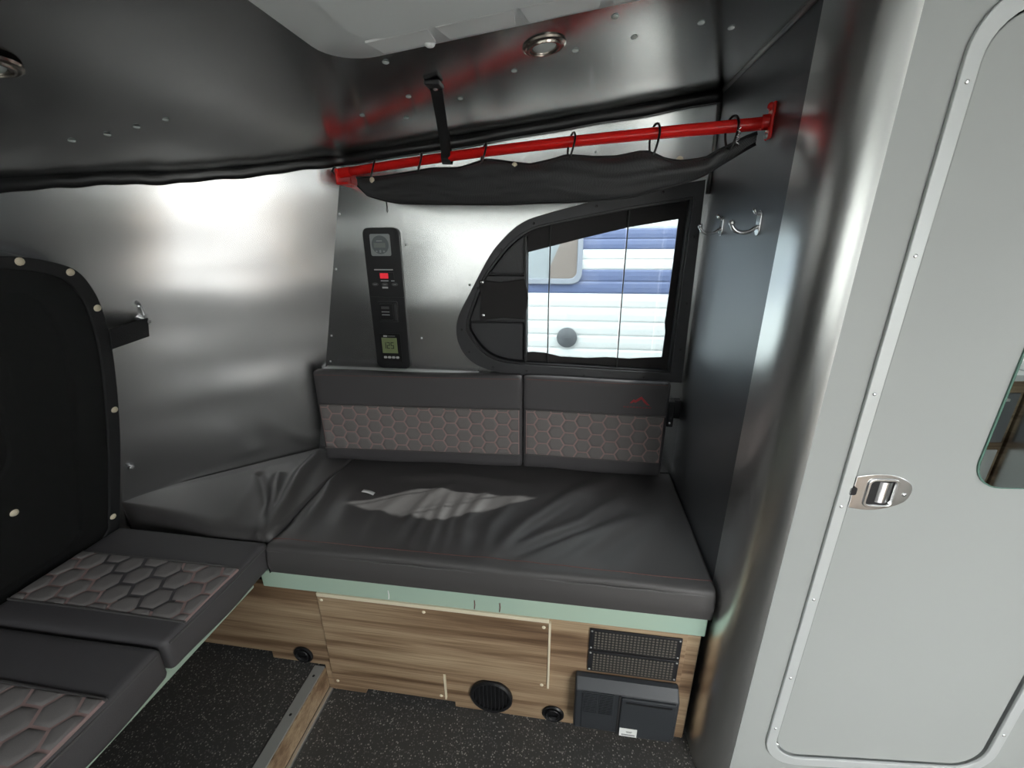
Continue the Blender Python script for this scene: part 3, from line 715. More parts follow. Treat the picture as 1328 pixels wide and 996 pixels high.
# ------------------------------------------------------------------ long bench cushion
def seg_d(px, py, a, b):
    dx, dy = b[0] - a[0], b[1] - a[1]; L2 = dx * dx + dy * dy
    t = max(0, min(1, ((px - a[0]) * dx + (py - a[1]) * dy) / L2)); return math.hypot(px - a[0] - dx * t, py - a[1] - dy * t), t
WR = []   # polyline, half width, height
for poly, w, h in [
    ([(-0.20, 0.90), (-0.107, 1.071), (0.012, 1.218), (0.156, 1.353)], 0.030, 0.014),
    ([(-0.15, 0.95), (0.054, 1.093), (0.191, 1.242)], 0.026, 0.012),
    ([(-0.10, 0.91), (0.035, 1.02), (0.200, 1.130)], 0.024, 0.010),
    ([(0.0, 0.91), (0.155, 1.068), (0.27, 1.164)], 0.028, 0.010),
    ([(0.142, 0.898), (0.267, 1.068), (0.36, 1.20)], 0.035, 0.008),
    ([(-0.48, 0.90), (-0.481, 1.002), (-0.450, 1.174), (-0.40, 1.25)], 0.020, 0.010),
    ([(-0.43, 0.90), (-0.43, 1.05), (-0.42, 1.18)], 0.016, 0.007),
    ([(-0.378, 0.91), (-0.386, 1.015), (-0.39, 1.19)], 0.018, 0.011),
    ([(-0.33, 0.92), (-0.345, 1.04), (-0.33, 1.20)], 0.016, 0.008),
    ([(-0.283, 0.93), (-0.302, 1.060), (-0.264, 1.227)], 0.020, 0.010),
    ([(-0.22, 0.89), (-0.22, 1.05), (-0.15, 1.22)], 0.020, 0.007),
    ([(-0.56, 0.92), (-0.58, 1.05), (-0.52, 1.20)], 0.024, 0.006),
    ([(-0.66, 0.92), (-0.70, 1.10), (-0.72, 1.25)], 0.035, 0.006),
    ([(-0.60, 1.28), (-0.40, 1.31), (-0.15, 1.28)], 0.03, 0.006),
    ([(-0.78, 0.93), (-0.80, 1.10), (-0.86, 1.30)], 0.022, 0.012)]:
    WR.append((poly, w, h))
VAL = [([(-0.838, 0.90), (-0.868, 1.05), (-0.91, 1.20), (-0.955, 1.40)], 0.016, 0.022), ([(-0.165, 0.93), (-0.075, 1.071), (0.045, 1.218)], 0.018, 0.007), ([(-0.12, 0.93), (0.06, 1.06), (0.19, 1.18)], 0.016, 0.005)]
def bed_z(x, y):
    z = 0.0
    for sg, L in ((1, WR), (-1, VAL)):
        for poly, w, h in L:
            d = 9
            for k in range(len(poly) - 1):
                dd, t = seg_d(x, y, poly[k], poly[k + 1])
                if dd < d: d = dd; tt = (k + t) / (len(poly) - 1)
            z += sg * h * math.exp(-(d / w) ** 2) * min(1, 0.45 + 2.2 * min(tt, 1 - tt))
    z += 0.004 * math.sin(7 * x + 3 * y) * math.sin(9 * y - 2 * x)
    e = min(1, max(0, (y - YF) / 0.10)); e2 = min(1, max(0, (XP - 0.006 - x) / 0.08))
    return 0.574 + z * (0.25 + 0.75 * e) * (0.3 + 0.7 * e2)
bc = thing('bench_cushion', 'long wrinkled charcoal bench cushion filling the space under the window', 'cushion', (-0.23, 1.15, 0.478))
x0, x1, y0, y1 = -0.842, 0.380, YF - 0.012, 1.425
NX, NY = 190, 84
def fn(u, v):
    x = x0 + (x1 - x0) * u; v_ = v
    # v: 0..0.16 front face and rounding, rest the top
    if v_ < 0.16:
        t = v_ / 0.16
        if t < 0.55: 
            b = t / 0.55; return (x, y0 - 0.006 * math.sin(math.pi * b) + 0.003 * math.sin(11 * x) * b, 0.480 + 0.078 * b)
        w = (t - 0.55) / 0.45 * math.pi / 2; zt_ = bed_z(x, y0 + 0.018)
        return (x, y0 + 0.018 - 0.018 * math.cos(w) + 0.003 * math.sin(11 * x) * (1 - w / 1.571), 0.558 + (zt_ - 0.558) * math.sin(w))
    y = y0 + 0.018 + (y1 - y0 - 0.018) * ((v_ - 0.16) / 0.84)
    return (x, y, bed_z(x, y))
mb = MB().grid(NX, NY, fn)
# end faces and underside
mb.box((x0 + 0.003, y0 + 0.006, 0.4795), (x1 - 0.003, y1 - 0.004, 0.552))
def endcap(x, sgn):
    pts = [fn(0 if sgn < 0 else 1, j / NY) for j in range(NY + 1)]
    vs = [Vector(p) for p in pts] + [Vector((x, p[1], 0.480)) for p in pts]; n = NY + 1
    mb.add(vs, [(j, j + 1, n + j + 1, n + j) for j in range(NY)])
endcap(x0, -1); endcap(x1, 1)
mb.build('cushion_cover', 'fabric', bc, smooth='full')
MB().tube([(x0 + (x1 - x0) * k / 60, y0 + 0.034, bed_z(x0 + (x1 - x0) * k / 60, y0 + 0.034) + 0.0005) for k in range(61)], 0.0012, 5).build('seam_stitching', 'stitch', bc)
MB().tube([(x0 + (x1 - x0) * k / 60, y0 - 0.0005, 0.556 + 0.001 * math.sin(k)) for k in range(61)], 0.0022, 5).build('seam_piping', 'fabric', bc)
# corner wing of the same cushion, against the angled wall
def wing(u, v):
    # u along x from the fold to the hatch, v from the front edge to the wall
    x = -0.846 + (-1.418 + 0.846) * u
    yf_ = interp([(0, 0.902), (0.35, 0.908), (0.7, 0.945), (1.0, 0.966)], u)
    yb_ = 1.428 if x > -1.012 else 1.428 - (-1.012 - x) * 1.008
    yb_ = max(yb_ - 0.004, yf_ + 0.012)
    y = yf_ + (yb_ - yf_) * v
    z = 0.578 + 0.024 * u + 0.018 * math.sin(math.pi * min(1, v * 1.2)) * (1 - u) * (0.4 + u)
    for poly, w, h in [([(-0.865, 0.91), (-0.90, 1.05), (-0.96, 1.22), (-0.985, 1.38)], 0.020, 0.020), ([(-0.89, 0.91), (-0.945, 1.05), (-1.03, 1.20)], 0.016, 0.014), ([(-1.02, 0.96), (-1.06, 1.08), (-1.12, 1.2)], 0.03, 0.006)]:
        d = 9
        for k in range(len(poly) - 1): d = min(d, seg_d(x, y, poly[k], poly[k + 1])[0])
        z += h * math.exp(-(d / w) ** 2)
    d = min(seg_d(x, y, (-0.875, 0.91), (-0.975, 1.06))[0], seg_d(x, y, (-0.975, 1.06), (-1.10, 1.19))[0]); z -= 0.012 * math.exp(-(d / 0.010) ** 2)
    if v < 0.08: z -= 0.014 * (1 - v / 0.08) ** 2
    return Vector((x, y, z))
mb = MB().grid(60, 40, wing)
rim = [wing(i / 60, 0) for i in range(61)] + [wing(1, j / 40) for j in range(1, 41)] + [wing(1 - i / 60, 1) for i in range(1, 61)] + [wing(0, 1 - j / 40) for j in range(1, 40)]
n = len(rim); mb.add(rim + [Vector((p.x, p.y + (0.006 if i < 61 else 0), 0.481)) for i, p in enumerate(rim)], [(i, (i + 1) % n, n + (i + 1) % n, n + i) for i in range(n)] + [tuple(range(n, 2 * n))])
mb.build('corner_wing', 'fabric', bc, smooth='full')
tg = MB(); tg.grid(6, 2, lambda u, v: (-0.688 + 0.046 * u, 1.150 + 0.016 * v - 0.008 * u, bed_z(-0.688 + 0.046 * u, 1.150 + 0.016 * v) + 0.003 + 0.004 * math.sin(u * 3)))
o = tg.build('care_tag', 'tag', smooth='full'); sm = o.modifiers.new('solid', 'SOLIDIFY'); sm.thickness = 0.0012
tag(o, 'tiny white paper tag lying on the long cushion', 'tag')

# ------------------------------------------------------------------ quilted cushions
HA, HP, HR = 0.0305, 0.0480, 0.0485      # hexagon half width, column pitch, row pitch
def clip(poly, x0, z0, x1, z1):
    for ax, lim, sg in ((0, x0, 1), (0, x1, -1), (1, z0, 1), (1, z1, -1)):
        out = []
        for i in range(len(poly)):
            p, q = poly[i], poly[(i + 1) % len(poly)]
            ip, iq = sg * (p[ax] - lim) >= 0, sg * (q[ax] - lim) >= 0
            if ip: out.append(p)
            if ip != iq:
                t = (lim - p[ax]) / (q[ax] - p[ax]); out.append((p[0] + (q[0] - p[0]) * t, p[1] + (q[1] - p[1]) * t))
        poly = out
        if not poly: return []
    return poly
def area(p): return 0.5 * sum(p[i][0] * p[(i + 1) % len(p)][1] - p[(i + 1) % len(p)][0] * p[i][1] for i in range(len(p)))
def pad_mesh(poly, h):
    cx = sum(p[0] for p in poly) / len(poly); cz = sum(p[1] for p in poly) / len(poly)
    n = len(poly); vs = []; fs = []
    for k, c in ((1.0, 0.0), (0.90, h * 0.72), (0.62, h), ):
        vs += [(cx + (x - cx) * k, cz + (z - cz) * k, c) for x, z in poly]
    vs.append((cx, cz, h * 1.08))
    for r_ in range(2): fs += [(r_ * n + i, r_ * n + (i + 1) % n, (r_ + 1) * n + (i + 1) % n, (r_ + 1) * n + i) for i in range(n)]
    fs += [(2 * n + i, 2 * n + (i + 1) % n, 3 * n) for i in range(n)]
    me = bpy.data.meshes.new('hexagon_pad'); me.from_pydata(vs, [], fs); me.materials.append(M['pad'])
    for p in me.polygons: p.use_smooth = True
    return me
WHOLE = {}
def quilt(parent, fr, a0, b0, a1, b1, scale=1.0, h=0.0035, along='a'):
    """hexagon pads as single pieces on a quilted panel; flat edges run along the a (or b) axis"""
    P, R, A = HP * scale, HR * scale, HA * scale; g = 0.0022 * scale
    base = WL[parent.name]; k = 0
    L, H = (a1 - a0, b1 - b0) if along == 'a' else (b1 - b0, a1 - a0)
    for i in range(-1, int(L / P) + 2):
        for j in range(-1, int(H / R) + 2):
            cx = i * P + 0.012; cz = j * R + (R / 2 if i % 2 else 0)
            e = A * 0.55
            hexp = [(A, 0), (e, R / 2), (-e, R / 2), (-A, 0), (-e, -R / 2), (e, -R / 2)]
            s_ = 1 - g / (R / 2)
            hexp = [(x * s_, z * s_) for x, z in hexp]
            wp = [(cx + x, cz + z) for x, z in hexp]
            if along == 'b': wp = [(z, x) for x, z in wp][::-1]
            W, V = a1 - a0, b1 - b0
            cl = clip(wp, 0.003, 0.003, W - 0.003, V - 0.003)
            if len(cl) < 3 or abs(area(cl)) < 2.0e-5 * scale: continue
            whole = abs(abs(area(cl)) - abs(area(wp))) < 1e-9
            key = (scale, along, h)
            if whole:
                cc = (cx, cz) if along == 'a' else (cz, cx)
                if key not in WHOLE: WHOLE[key] = pad_mesh([(x - cc[0], z - cc[1]) for x, z in wp], h)
                me = WHOLE[key]; off = cc
            else:
                cc = (sum(p[0] for p in cl) / len(cl), sum(p[1] for p in cl) / len(cl)); me = pad_mesh([(x - cc[0], z - cc[1]) for x, z in cl], h); off = cc
            o = bpy.data.objects.new('hexagon_pad', me); COL.objects.link(o); o.parent = parent
            mt = fr.m.copy(); mt.translation = fr(a0 + off[0], b0 + off[1], 0) - base
            o.matrix_local = mt; k += 1
    return k
def back_cushion(label, x0, x1, yl, yr, zb, zt, z1, z2, logo):
    """upright cushion; front face runs from (x0, yl) to (x1, yr)"""
    t = thing('back_cushion', label, 'cushion', ((x0 + x1) / 2, (yl + yr) / 2 + 0.02, zb), 'upright back cushions under the window')
    ux = Vector((x1 - x0, yr - yl, 0)).normalized(); L = math.hypot(x1 - x0, yr - yl)
    tilt = Vector((0, 0.02, 1)).normalized()
    fr = frame((x0, yl, 0), ux, Vector((0, 0, 1)))
    mtx = Matrix(((ux.x, ux.y * -1, 0, x0), (ux.y, ux.x, 0, yl), (0, 0, 1, 0), (0, 0, 0, 1)))
    mb = MB(); soft_box(mb, (0, 0, zb), (L, 0.044, zt), 0.012, mtx, (36, 5, 18), (0.0, 0.003, 0.0),
        lambda p: Vector((0, 0, 0.003 * math.sin(9 * p.x + 1) * (p.z > zt - 0.05) + 0.002 * math.sin(17 * p.x) * (p.z < zb + 0.05))))
    mb.build('cushion_cover', 'fabric_band', t, smooth='full')
    c0 = 0.0045
    qp = MB().prism([(0.012, z1), (L - 0.012, z1), (L - 0.012, z2), (0.012, z2)], -0.004, c0, fr).build('quilted_panel', 'groove', t, bevel=0.002)
    fq = frame(fr(0, 0, c0), ux, (0, 0, 1))
    quilt(qp, fq, 0.012, z1, L - 0.012, z2)
    for z in (z1, z2):
        MB().tube([fr(0.008, z, 0.004), fr(L / 2, z, 0.0055), fr(L - 0.008, z, 0.004)], 0.0028, 6).build('seam_piping', 'fabric', t)
    MB().tube([fr(0.012, zt - 0.010, 0.0015), fr(L / 2, zt - 0.010, 0.004), fr(L - 0.012, zt - 0.010, 0.0015)], 0.0009, 5).build('seam_stitching', 'stitch', t)
    if logo:
        lg = [(0.355, 0.868), (0.367, 0.882), (0.373, 0.878), (0.383, 0.887), (0.392, 0.893), (0.404, 0.880), (0.421, 0.862), (0.411, 0.864), (0.399, 0.875), (0.392, 0.884), (0.383, 0.877), (0.373, 0.870), (0.367, 0.873), (0.362, 0.868)]
        MB().prism([(a + 0.012, b) for a, b in lg], 0.0015, 0.0040, fr).build('emblem', 'logo', t)['label'] = 'red twin-peak mountain emblem'
        # the wordmark below it is too small to read: a row of dim stitched strokes
        for k in range(9):
            a = 0.347 + 0.0105 * k
            MB().prism([(a, 0.851), (a + 0.0075, 0.851), (a + 0.0075, 0.856), (a, 0.856)], 0.0015, 0.0036, fr).build('stitched_mark', 'logo_dim', t)
    return t
back_cushion('longer charcoal back cushion with quilted hexagon band below the control panel', -0.928, -0.1612, 1.338, 1.380, 0.586, 0.945, 0.640, 0.822, False)
back_cushion('shorter charcoal back cushion with red mountain emblem below the window', -0.1604, 0.336, 1.380, 1.372, 0.586, 0.946, 0.645, 0.824, True)
# small black latch bracket at the end of the shorter back cushion
lb = thing('cushion_bracket', 'small black bracket with chrome screw at the end of the back cushion', 'bracket', (0.355, 1.40, 0.77))
MB().box((0.340, 1.395, 0.775), (0.362, 1.4295, 0.868)).build('bracket_body', 'black', lb, bevel=0.003)
MB().box((0.362, 1.415, 0.800), (0.3865, 1.4295, 0.868)).build('bracket_arm', 'black', lb, bevel=0.003)
q = MB(); dome(q, (0.349, 1.395, 0.79), (0, -1, 0), 0.0055, 0.003); q.build('screw', 'chrome', lb, smooth=True)

def seat_cushion(label, y0, y1):
    x0, x1, zt = -1.350, -0.845, 0.570
    t = thing('seat_cushion', label, 'cushion', ((x0 + x1) / 2, (y0 + y1) / 2, 0.480), 'flat seat cushions on the rear bench')
    mb = MB(); soft_box(mb, (x0, y0, 0.486), (x1, y1, zt), 0.014, None, (28, 22, 5), (0.0, 0, 0.004),
        lambda p: Vector((0.003 * math.sin(23 * p.y + 4) * (p.x > -0.86), 0, 0.002 * math.sin(14 * p.y + 8 * p.x))))
    mb.build('cushion_cover', 'fabric_band', t, smooth='full')
    fr = frame((0, 0, zt + 0.0045), (0, -1, 0), (1, 0, 0))   # a = -y, b = x, up
    ya, yb = y0 + 0.055, y1 - 0.112
    qp = MB().box((x0 + 0.012, ya, zt - 0.004), (x1 - 0.006, yb, zt + 0.0045)).build('quilted_panel', 'groove', t, bevel=0.002)
    quilt(qp, fr, -yb, x0 + 0.012, -ya, x1 - 0.006, 1.22, 0.004, 'b')
    for y in (ya, yb):
        MB().tube([(x0 + 0.012, y, zt + 0.003), ((x0 + x1) / 2, y, zt + 0.006), (x1 - 0.004, y, zt + 0.003)], 0.003, 6).build('seam_piping', 'fabric', t)
    MB().tube([(x1 - 0.004, y0 + 0.012, zt - 0.009), (x1 + 0.001, (y0 + y1) / 2, zt - 0.009), (x1 - 0.004, y1 - 0.012, zt - 0.009)], 0.003, 6).build('seam_piping', 'fabric', t)
    return t
seat_cushion('quilted charcoal seat cushion tucked into the corner beside the long cushion', 0.562, 0.896)
seat_cushion('quilted charcoal seat cushion on the rear bench next to the corner cushion', 0.222, 0.556)
seat_cushion('quilted charcoal seat cushion at the far end of the rear bench', -0.118, 0.216)

# ------------------------------------------------------------------ control panel on the aluminium wall
fc = side(YW)
cpn = thing('control_panel', 'tall narrow black control panel with gauge, red display and green screen', 'control panel', (-0.648, YW, 0.945))
MB().prism(rrect(-0.713, 0.944, -0.583, 1.436, 0.022, 6), 0.0005, 0.009, fc).build('face_plate', 'black', cpn, bevel=0.002)
ga = MB().prism(rrect(-0.686, 1.345, -0.615, 1.416, 0.006, 3), 0.009, 0.015, fc).build('solar_gauge', 'gauge', cpn, bevel=0.0015)
MB().prism(circle(-0.650, 1.381, 0.030, 32), 0.015, 0.0162, fc).build('gauge_dial', 'gauge_dark', ga)
MB().box((-0.672, YW - 0.0172, 1.372), (-0.632, YW - 0.0163, 1.387)).build('gauge_window', 'gauge_lcd', ga)
MB().box((-0.662, YW - 0.0170, 1.3925), (-0.642, YW - 0.0163, 1.3945)).build('print_line', 'print', ga)
for x, w, h in ((-0.664, 0.006, 0.005), (-0.651, 0.006, 0.009), (-0.638, 0.006, 0.006)):
    MB().prism(rrect(x - w / 2, 1.360 - h / 2, x + w / 2, 1.360 + h / 2, 0.002, 3), 0.0162, 0.018, fc).build('button', 'gauge', ga)
MB().box((-0.684, YW - 0.0097, 1.2975), (-0.616, YW - 0.0089, 1.3015)).build('print_line', 'print', cpn)
MB().box((-0.667, YW - 0.0115, 1.268), (-0.614, YW - 0.0089, 1.290)).build('display_bezel', 'black_satin', cpn)
MB().box((-0.664, YW - 0.0122, 1.270), (-0.634, YW - 0.0116, 1.288)).build('red_display', 'led', cpn)
MB().box((-0.664, YW - 0.0097, 1.2605), (-0.636, YW - 0.0089, 1.2635)).build('print_line', 'print', cpn)
MB().box((-0.626, YW - 0.0097, 1.2605), (-0.614, YW - 0.0089, 1.2635)).build('print_line', 'print', cpn)
for x in (-0.686, -0.650, -0.614):
    o_, i_ = [(x + 0.011 * math.cos(w), 1.250 + 0.0055 * math.sin(w)) for w in [k * math.pi / 12 for k in range(24)]], [(x + 0.0095 * math.cos(w), 1.250 + 0.0042 * math.sin(w)) for w in [k * math.pi / 12 for k in range(24)]]
    MB().ring(o_, i_, 0.0089, 0.0097, fc).build('button_ring', 'print_dim', cpn)
    MB().box((x - 0.006, YW - 0.0097, 1.2492), (x + 0.006, YW - 0.0089, 1.2508)).build('print_line', 'print', cpn)
MB().box((-0.661, YW - 0.0097, 1.236), (-0.640, YW - 0.0089, 1.242)).build('print_line', 'print', cpn)
MB().box((-0.711, YW - 0.0105, 1.2045), (-0.585, YW - 0.0089, 1.2065)).build('plate_joint', 'black_satin', cpn)
sw = MB().prism(rrect(-0.684, 1.120, -0.609, 1.192, 0.005, 3), 0.009, 0.017, fc).build('switch_frame', 'black', cpn, bevel=0.002)
MB().prism(rrect(-0.674, 1.127, -0.625, 1.184, 0.003, 3), 0.017, 0.022, fc).build('rocker', 'black_satin', sw, bevel=0.002)
for z, mt_ in ((1.172, 'print_dim'), (1.167, 'print_dim'), (1.155, 'print'), (1.1445, 'print')):
    MB().box((-0.667, YW - 0.0227, z), (-0.638, YW - 0.0219, z + 0.0026)).build('print_line', mt_, sw)
MB().box((-0.622, YW - 0.0182, 1.126), (-0.612, YW - 0.0169, 1.186)).build('switch_side', 'moulded', sw, bevel=0.0005)
MB().box((-0.692, YW - 0.0105, 0.972), (-0.612, YW - 0.0089, 1.076)).build('meter_window', 'black_satin', cpn)
lc = MB().box((-0.684, YW - 0.0117, 1.003), (-0.626, YW - 0.0106, 1.060)).build('green_screen', 'lcd', cpn); lc['label'] = 'green liquid crystal screen reading 125'
def digit(x, z, ch, w=0.0115, h=0.024, t=0.0026):
    segs = {'1': 'bc', '2': 'abged', '5': 'afgcd'}[ch]
    R = {'a': (0, h - t, w, h), 'd': (0, 0, w, t), 'g': (0, h / 2 - t / 2, w, h / 2 + t / 2), 'b': (w - t, h / 2, w, h), 'c': (w - t, 0, w, h / 2), 'f': (0, h / 2, t, h), 'e': (0, 0, t, h / 2)}
    mb = MB()
    for s_ in segs:
        a, b, c, d = R[s_]; mb.box((x + a, YW - 0.0122, z + b), (x + c, YW - 0.0116, z + d))
    mb.build('digit', 'lcd_ink', lc)
digit(-0.680, 1.020, '1'); digit(-0.6655, 1.020, '2'); digit(-0.6505, 1.020, '5')
MB().box((-0.676, YW - 0.0113, 1.0635), (-0.662, YW - 0.0104, 1.069)).build('print_line', 'print', cpn)
MB().box((-0.660, YW - 0.0113, 1.0650), (-0.632, YW - 0.0104, 1.068)).build('print_line', 'print_dim', cpn)
for k in range(4):
    x = -0.6755 + 0.0155 * k
    MB().prism(rrect(x - 0.006, 0.983, x + 0.006, 0.991, 0.003, 3), 0.0104, 0.0125, fc).build('meter_button', 'print', cpn)

# ------------------------------------------------------------------ red rod, rings, net, strap, hooks
RA, RB = Vector((-0.703, 1.36, 1.597)), Vector((0.380, 1.046, 1.618))
def rod_p(t): return RA.lerp(RB, t) + Vector((0, 0, 0.010 * math.sin(math.pi * t)))
rod = thing('hanging_rod', 'glossy red metal rod spanning from the rear corner to the partition', 'rod', (RA + RB) / 2)
MB().tube([rod_p(k / 24) for k in range(25)], 0.0125, 16).build('tube', 'red', rod, smooth='full')
MB().box((-0.742, 1.345, 1.560), (-0.735, 1.428, 1.605)).build('bracket', 'red', rod, bevel=0.002)
MB().box((-0.742, 1.345, 1.560), (-0.700, 1.385, 1.567)).build('bracket', 'red', rod, bevel=0.002)
MB().cyl((-0.738, 1.366, 1.594), (-0.695, 1.358, 1.597), 0.014, 14).build('end_collar', 'red', rod, smooth=True)
MB().tube([(-0.748, 1.36, 1.612), (-0.758, 1.36, 1.600), (-0.748, 1.36, 1.588), (-0.738, 1.36, 1.598)], 0.003, 6, closed=True).build('bracket_clip', 'black', rod)
MB().box((0.3805, 1.034, 1.588), (0.3868, 1.060, 1.655)).build('bracket', 'red', rod, bevel=0.004)
MB().cyl((0.368, 1.05, 1.62), (0.3805, 1.047, 1.62), 0.0145, 16).build('end_collar', 'red', rod, smooth=True)
q = MB(); dome(q, (0.3805, 1.047, 1.648), (-1, 0, 0), 0.008, 0.007, 12); q.build('bolt', 'red', rod, smooth=True)
q = MB(); dome(q, (0.3805, 1.047, 1.595), (-1, 0, 0), 0.006, 0.005, 12); q.build('bolt', 'alu_dull', rod, smooth=True)
dN = Vector((0.960, -0.278, 0)); nN = Vector((-0.278, -0.960, 0))
TOP = [(0.049, 1.574), (0.137, 1.571), (0.224, 1.575), (0.323, 1.582), (0.409, 1.577), (0.491, 1.592), (0.525, 1.587), (0.568, 1.579), (0.615, 1.572), (0.675, 1.579), (0.708, 1.586), (0.731, 1.583), (0.775, 1.577), (0.829, 1.574), (0.888, 1.581), (0.905, 1.577), (0.937, 1.561), (0.968, 1.555), (1.003, 1.556), (1.029, 1.560), (1.043, 1.572), (1.063, 1.578), (1.085, 1.590), (1.112, 1.598)]
BOT = [(0.046, 1.555), (0.086, 1.523), (0.149, 1.508), (0.205, 1.498), (0.414, 1.489), (0.554, 1.484), (0.641, 1.485), (0.722, 1.483), (0.799, 1.486), (0.871, 1.490), (0.921, 1.501), (0.970, 1.511), (1.015, 1.524), (1.057, 1.549), (1.096, 1.572), (1.112, 1.580)]
net = thing('storage_net', 'sagging black mesh gear net hung below the red rod', 'net', (-0.16, 1.18, 1.49))
def net_fn(u, v):
    t = 0.048 + (1.110 - 0.048) * u; zt_, zb_ = interp(TOP, t), interp(BOT, t); H_ = zt_ - zb_
    w = 2 * math.pi * v; s_, c_ = math.sin(w), math.cos(w)
    z = (zt_ + zb_) / 2 + H_ / 2 * c_
    b = 0.030 * min(1, u * 12, (1 - u) * 8)
    off = (0.020 + (b * s_ if s_ > 0 else 0.012 * s_))
    # soft horizontal gathers
    off += 0.009 * math.sin(6 * (z - 1.5) / 0.03 + 9 * t + 2 * math.sin(17 * t)) * max(0, s_) * min(1, 6 * u * (1 - u))
    p = RA + dN * t + nN * off; return Vector((p.x, p.y, z))
MB().grid(110, 24, net_fn).build('net_pouch', 'net', net, smooth='full')
MB().tube([net_fn(u / 60, 0) + Vector((0, 0, 0.001)) for u in range(61)], 0.004, 6).build('top_hem', 'webbing', net, smooth='full')
MB().tube([net_fn(u / 60, 0.5) for u in range(61)], 0.0035, 6).build('bottom_hem', 'webbing', net, smooth='full')
for t, z, off in ((0.128, 1.562, 0.045), (0.575, 1.572, 0.03), (0.965, 1.562, 0.0)):
    p = RA + dN * t + nN * off; q = MB(); dome(q, (p.x, p.y, z), nN, 0.0085, 0.005, 12); q.build('grommet', 'cream', net, smooth=True)
p = RA + dN * 0.152 + nN * 0.02
MB().tube([(p.x, p.y, 1.505), (p.x, p.y, 1.490), (p.x, p.y, 1.486)], 0.0022, 6).build('zip_pull', 'black', net)
MB().tube([(p.x, p.y, 1.488), (p.x + .003, p.y, 1.482), (p.x, p.y, 1.475), (p.x - .003, p.y, 1.482)], 0.0013, 5, closed=True).build('zip_ring', 'black', net)
p = RA + dN * 1.075 + nN * 0.03
MB().tube([(p.x + 0.004 * math.cos(k * 1.3), p.y + 0.004 * math.sin(k * 1.3), 1.610 - 0.0022 * k) for k in range(16)], 0.0015, 5).build('spring_hook', 'chrome', net, smooth='full')
ringh = Vector((0.42, -0.907, 0))
RL = ['black wire ring nearest the rear corner on the red rod', 'second black wire ring from the rear corner on the red rod', 'black wire ring on the red rod just past the ceiling strap', 'fourth black wire ring from the rear corner on the red rod', 'second black wire ring from the partition on the red rod', 'black wire ring nearest the partition on the red rod']
for t, lab in zip((0.0945, 0.2455, 0.425, 0.6355, 0.805, 0.9415), RL):
    P = rod_p(t); s_ = t * 1.1276; zt_ = interp(TOP, s_)
    topp = P + Vector((0, 0, 0.019)); botp = RA + dN * s_ + nN * 0.028; botp = Vector((botp.x, botp.y, zt_ - 0.006))
    ctr = (topp + botp) / 2; ax = (topp - botp) / 2; bx = ringh * 0.017
    o = MB().tube([ctr + ax * math.cos(w) + bx * math.sin(w) * (1 + 0.25 * math.cos(w)) for w in [k * math.pi / 14 for k in range(28)]], 0.0026, 7, closed=True).build('net_ring', 'black_satin', smooth='full')
    tag(o, lab, 'ring', 'wire rings carrying the net on the red rod')
# webbing strap from the ceiling round the rod
sp = thing('ceiling_strap', 'black webbing strap hanging from the ceiling and looped round the red rod', 'strap', (-0.30, 0.99, 1.70))
c0 = Vector((-0.296, 0.984, zceil(-0.296, 0.984))); c1 = rod_p(0.3185)
pth = [c0 + Vector((0.0, -0.02, -0.004)), c0 + Vector((0, 0.0, -0.010)), c0.lerp(c1, 0.15) + Vector((0, 0, -0.004)), c0.lerp(c1, 0.5), c0.lerp(c1, 0.85) + Vector((0, -0.004, 0)), c1 + Vector((0, -0.016, -0.002)), c1 + Vector((0, -0.008, -0.016)), c1 + Vector((0, 0.006, -0.016)), c1 + Vector((0, 0.015, 0)), c1 + Vector((0, 0.004, 0.017)), c1 + Vector((0.003, -0.02, 0.030)), c0.lerp(c1, 0.6) + Vector((0.002, 0.003, 0.004))]
pth = catmull(pth, 4); mb = MB(); vs = []
for i, p in enumerate(pth):
    t = (pth[min(i + 1, len(pth) - 1)] - pth[max(i - 1, 0)]).normalized(); s_ = Vector((0.97, 0.22, 0)); nn_ = t.cross(s_).normalized()
    for a_, b_ in ((-1, -1), (1, -1), (1, 1), (-1, 1)): vs.append(p + s_ * 0.0125 * a_ + nn_ * 0.0013 * b_)
k = len(pth); mb.add(vs, [(0, 3, 2, 1), (4 * k - 4, 4 * k - 3, 4 * k - 2, 4 * k - 1)] + [(i * 4 + j, i * 4 + (j + 1) % 4, (i + 1) * 4 + (j + 1) % 4, (i + 1) * 4 + j) for i in range(k - 1) for j in range(4)])
mb.build('webbing_band', 'webbing', sp)
MB().box((c0.x - 0.016, c0.y - 0.03, c0.z - 0.010), (c0.x + 0.016, c0.y + 0.006, c0.z - 0.001)).build('strap_anchor', 'black', sp, bevel=0.003)
q = MB(); dome(q, (c0.x, c0.y - 0.004, c0.z - 0.011), (0, 0, -1), 0.0055, 0.003); q.build('screw', 'chrome', sp, smooth=True)
